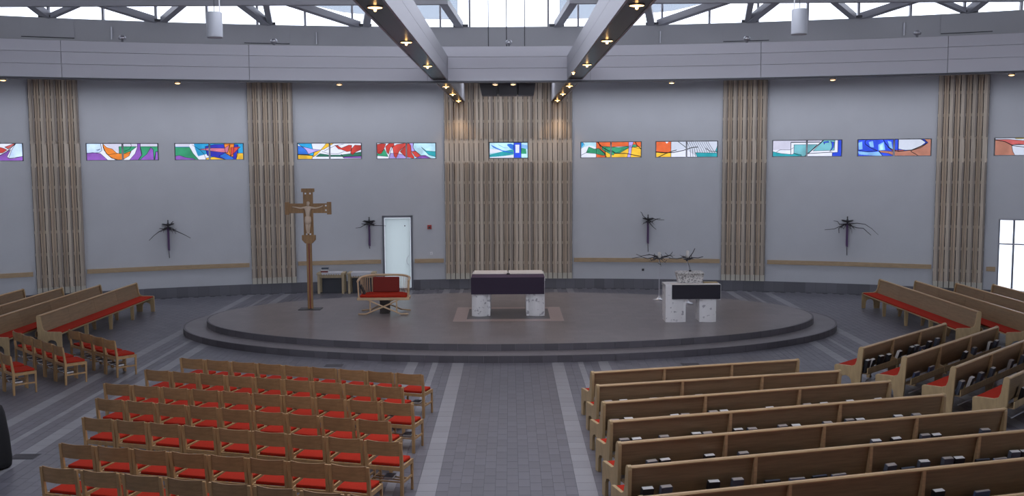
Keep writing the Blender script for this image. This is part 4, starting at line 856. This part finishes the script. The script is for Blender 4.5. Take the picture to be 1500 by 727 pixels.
# ------------------------------------------------------------------ side tables with lace cloths
for i, (x, lab) in enumerate(((-6.05, 'left'), (-5.02, 'right'))):
    t = thing('side_table', 'low pale wooden side table against the wall, %s of the pair' % lab, 'table', (x, 33.62, 0), 0, 'side tables by the door')
    for sx in (-1, 1):
        for y in (-.25, .15): mb = MB(); mb.box(sx * .41 - .04, sx * .41 + .04, y - .035, y + .035, 0, .64); mb.obj('leg', M['birch'], t, False, .004)
    mb = MB(); mb.box(-.47, .47, -.3, .2, .64, .71); mb.obj('tabletop', M['birch'], t, False, .005)
    mb = MB(); mb.box(-.37, .37, -.26, -.23, .54, .64); mb.obj('apron', M['birch'], t)
    c = thing('lace_cloth', 'white cloth with pointed lace edge on the %s side table' % lab, 'cloth', (x, 33.62, .712), 0, 'lace cloths')
    w0, w1 = (-.3, .36) if i == 0 else (-.34, .33)
    mb = MB(); mb.box(w0, w1, -.31, .18, 0, .008); mb.obj('cloth_top', M['lace'], c)
    n = 8; dr = -.03 if i == 0 else -.09; pts = [(w0, .008)]
    for k in range(n): pts += [(w0 + (w1 - w0) * (k + .02) / n, dr), (w0 + (w1 - w0) * (k + .5) / n, dr - .05), (w0 + (w1 - w0) * (k + .98) / n, dr)]
    pts += [(w1, .008)]
    mb = MB(); mb.prism(pts, 'y', -.318, -.31); mb.obj('lace_edge', M['lace'], c)
    b = thing('storage_box', 'dark grey box standing beneath the %s side table' % lab, 'box', (x, 33.7, 0), 0, 'boxes under the side tables')
    mb = MB(); mb.box(-.33, .33, -.12, .15, 0, .46); bbd = mb.obj('box_body', mat('charcoal_box', (0.07, 0.075, 0.09), .6), b, False, .005)
    mb = MB(); mb.box(-.34, .34, -.13, .16, .46, .5); mb.obj('box_lid', M['iron'], bbd, False, .004)
for k, (cc, lab) in enumerate((('bred', 'dark red book at the bottom of the stack on the left table'), ('page', 'pale paper-bound book in the middle of the left table stack'), ('bgrey', 'grey book on top of the stack on the left table'))):
    t = thing('stacked_book', lab, 'book', (-6.27 + .01 * k, 33.47, .722 + .052 * k), .05 * k, 'books on the left side table')
    mb = MB(); mb.box(-.12, .12, -.09, .09, 0, .006); mb.box(-.12, .12, -.09, .09, .044, .05); mb.box(-.12, .12, -.09, -.084, 0, .05); cv = mb.obj('cover', M[cc], t)
    mb = MB(); mb.box(-.116, .117, -.083, .088, .007, .043); mb.obj('pages', M['page'], t)
# ------------------------------------------------------------------ twig work
def twigs(parent, c, n, Lw, r0, flat=.35, droop=0.0, sd=1):
    R = random.Random(sd)
    for i in range(n):
        a = 2 * pi * i / n + R.uniform(-.3, .3); L1 = Lw * R.uniform(.45, 1.1); p = Vector(c); pts = [p.copy()]; d = Vector((cos(a), sin(a) * .6, R.uniform(-.1, flat)))
        for k in range(5):
            d = (d + Vector((R.uniform(-.25, .25), R.uniform(-.2, .2), R.uniform(-.25, .25) - droop * .18))).normalized(); p = p + d * L1 / 5; pts.append(p.copy())
        mb = MB(); mb.tube(pts, [r0 * (1 - .15 * k) for k in range(6)], 5)
        q = pts[2 + R.randrange(3)]; e = q + Vector((R.uniform(-1, 1), R.uniform(-.5, .5), R.uniform(-.2, 1))).normalized() * L1 * .3; mb.tube([q, e], r0 * .55, 4)
        mb.obj('twig', M['twig'], parent)
for i, (px, y, h, lab) in enumerate(((4.42, 29.3, 1.22, 'left'), (5.12, 28.55, 1.27, 'right'))):
    t = thing('candle_stand', 'thin steel candle stand holding a twig wreath, %s of the two' % lab, 'candle stand', (px, y, .31), 0, 'candle stands behind the reading desk')
    mb = MB(); mb.lathe([(.18, 0), (.18, .015), (.09, .05), (.03, .1), (.015, .13)], 20); mb.obj('base', M['chrome'], t, True)
    mb = MB(); mb.tube([(0, 0, .1), (0, 0, h)], .012, 8); mb.obj('pole', M['chrome'], t)
    mb = MB(); mb.lathe([(.02, h - .01), (.10, h + .01), (.13, h + .04)], 16); ds = mb.obj('dish', M['iron'], t, True)
    mb = MB(); mb.lathe([(.045, h + .01), (.045, h + (.2 if i == 0 else .26)), (.02, h + (.21 if i == 0 else .27))], 14); mb.obj('candle', M['wax'], ds, True)
    for pl_ in ([[(-.1, .03), (-.35, -.02), (-.55, .04), (-.82, .0)], [(-.05, .05), (-.3, .1), (-.55, .06), (-.7, .12)], [(.1, .03), (.3, .08), (.4, .02)]] if i == 0 else [[(-.1, .03), (-.3, .0), (-.55, .02)], [(.05, .03), (.15, .18), (.2, .3)], [(.1, .03), (.3, .02), (.44, .06)]]):
        mb = MB(); mb.tube([(x, -.03 * q, h + .04 + z) for q, (x, z) in enumerate(pl_)], [.014 * (1 - .15 * q) for q in range(len(pl_))], 5); mb.obj('twig', M['twig'], t)
    twigs(t, (0, 0, h + .05), 15 if i == 0 else 11, .5 if i == 0 else .32, .014, .25, 0.2, 11 + i)
SC = [(-19.82, 2.48, 1.33, 'between the left wood panels', 10, .55, 1.6, 3), (-8.42, 2.45, 1.46, 'just left of the glass door', 12, .42, .7, 5), (8.28, 2.48, 1.29, 'above the candle stands', 9, .42, .5, 8), (19.62, 2.47, 1.29, 'on the bare wall far right', 10, .62, 1.2, 13)]
BR_ = {3: [[(-.05, -.03), (-.3, -.14), (-.45, -.25), (-.6, -.4)], [(.05, -.03), (.3, -.15), (.5, -.25), (.68, -.36)], [(-.03, 0), (-.15, -.04), (-.27, -.02)], [(.05, .05), (.1, .14), (.16, .2)]],
 5: [[(-.05, 0), (-.2, -.05), (-.3, -.11), (-.46, -.12)], [(.05, 0), (.2, -.05), (.35, -.05), (.56, -.06)], [(0, 0), (-.12, .08), (-.22, .1)], [(0, 0), (.12, .07), (.2, .1)], [(0, 0), (-.13, .0), (-.26, .02)]],
 8: [[(0, .05), (.2, .1), (.35, .07), (.55, .07)], [(0, .03), (.12, -.12), (.2, -.2), (.28, -.26)], [(-.05, .1), (-.17, .2), (-.21, .3), (-.25, .34)], [(0, .05), (.14, .0), (.3, .1), (.42, .12)]],
 13: [[(-.05, -.03), (-.22, -.08), (-.4, -.17), (-.7, -.2)], [(.05, 0), (.3, .03), (.55, .0), (.75, -.13), (.96, -.33)], [(.05, -.05), (.3, -.12), (.5, -.13), (.74, -.35)], [(-.05, 0), (-.24, -.02), (-.3, .08), (-.42, .1)], [(-.1, -.02), (-.26, -.15), (-.25, -.3)]]}
for a, zt, zb, lab, nt_, Lw, dr, sd in SC:
    p = wp(a, WR - .12, 0); t = thing('wall_sconce', 'iron wall candle holder dressed with twigs and purple ribbon, ' + lab, 'candle holder', p, -rad(a), 'twig dressed wall sconces')
    mb = MB(); mb.bar((0, .11, zt - .05), (0, .0, zt - .05), .03, .03); mb.box(-.03, .03, .09, .118, zt - .9, zt); mb.obj('bracket', M['iron'], t)
    mb = MB(); mb.lathe([(.03, zt - .09), (.15, zt - .055), (.2, zt - .02), (.19, zt - .015), (.03, zt - .07)], 18); mb.obj('drip_dish', M['iron'], t, True)
    mb = MB(); mb.tube([(0, 0, zt - .06), (0, 0, zt + .1)], .018, 8); mb.obj('candle_spike', M['iron'], t)
    mb = MB(); mb.box(-.035, .03, -.02, .0, zt - .85, zt - .12); mb.box(-.01, .035, -.03, -.02, zt - .9, zt - .3); rb = mb.obj('ribbon', M['ribbon'], t)
    mb = MB(); mb.tube([(0, -.01, zt - .85), (.01, -.01, zb)], .012, 6); mb.obj('ribbon_tail', M['iron'], rb)
    twigs(t, (0, -.02, zt - .14), nt_, Lw * .6, .013, .2, dr, sd)
    for pl_ in BR_[sd]:
        mb = MB(); mb.tube([(x, -.03 - .05 * q, zt - .14 + z) for q, (x, z) in enumerate(pl_)], [.015 * (1 - .16 * q) for q in range(len(pl_))], 5); mb.obj('twig', M['twig'], t)
p = None
p = wp(-4.84, WR - .03, 2.10); t = thing('fire_alarm', 'small square red fire alarm button on the white wall', 'alarm', p, rad(4.84))
mb = MB(); mb.box(-.07, .07, -.04, .03, 0, .14); hs = mb.obj('housing', M['alarm'], t, False, .008)
mb = MB(); mb.box(-.035, .035, -.046, -.04, .03, .09); mb.obj('push_plate', M['bblack'], hs)
p = wp(-4.75, WR - .02, 1.2); t = thing('wall_socket', 'small pale round wall fitting under the red alarm', 'socket', p, rad(4.75))
mb = MB(); mb.box(-.05, .05, -.015, .02, 0, .1); mb.obj('plate', M['white'], t, False, .01)
mb = MB(); mb.box(-.02, .02, -.02, -.015, .03, .07); mb.obj('insert', M['lace'], t)
p = wp(8.0, WR - .02, .62); t = thing('wall_socket', 'tiny dark socket low on the wall right of the wood panel', 'socket', p, rad(-8))
mb = MB(); mb.box(-.04, .04, -.015, .02, 0, .08); mb.obj('plate', M['iron'], t, False, .008)
# black draped cover at the left edge
t = thing('draped_cover', 'black cloth cover over tall equipment at the left picture edge', 'cover', (-7.78, 14.45, 0))
mb = MB(); prof = [(.42, .03), (.43, .1), (.40, .45), (.34, .80), (.30, .90), (.2, .95), (.05, .96)]; n = 28; vs = []
for r, z in prof:
    for k in range(n):
        a = 2 * pi * k / n; f = r * (1 + .03 * cos(7 * a)); vs.append((f * cos(a) * .8, f * sin(a) * .8, z))
fs = [(i * n + k, i * n + (k + 1) % n, (i + 1) * n + (k + 1) % n, (i + 1) * n + k) for i in range(len(prof) - 1) for k in range(n)] + [tuple((len(prof) - 1) * n + k for k in range(n)), tuple(range(n))[::-1]]
mb.add(vs, fs); mb.obj('cloth', mat('black_drape', (0.006, 0.006, 0.008), .8), t, True)
mb = MB(); mb.lathe([(.25, 0), (.25, .04)], 20); mb.obj('foot_disc', M['bblack'], t)
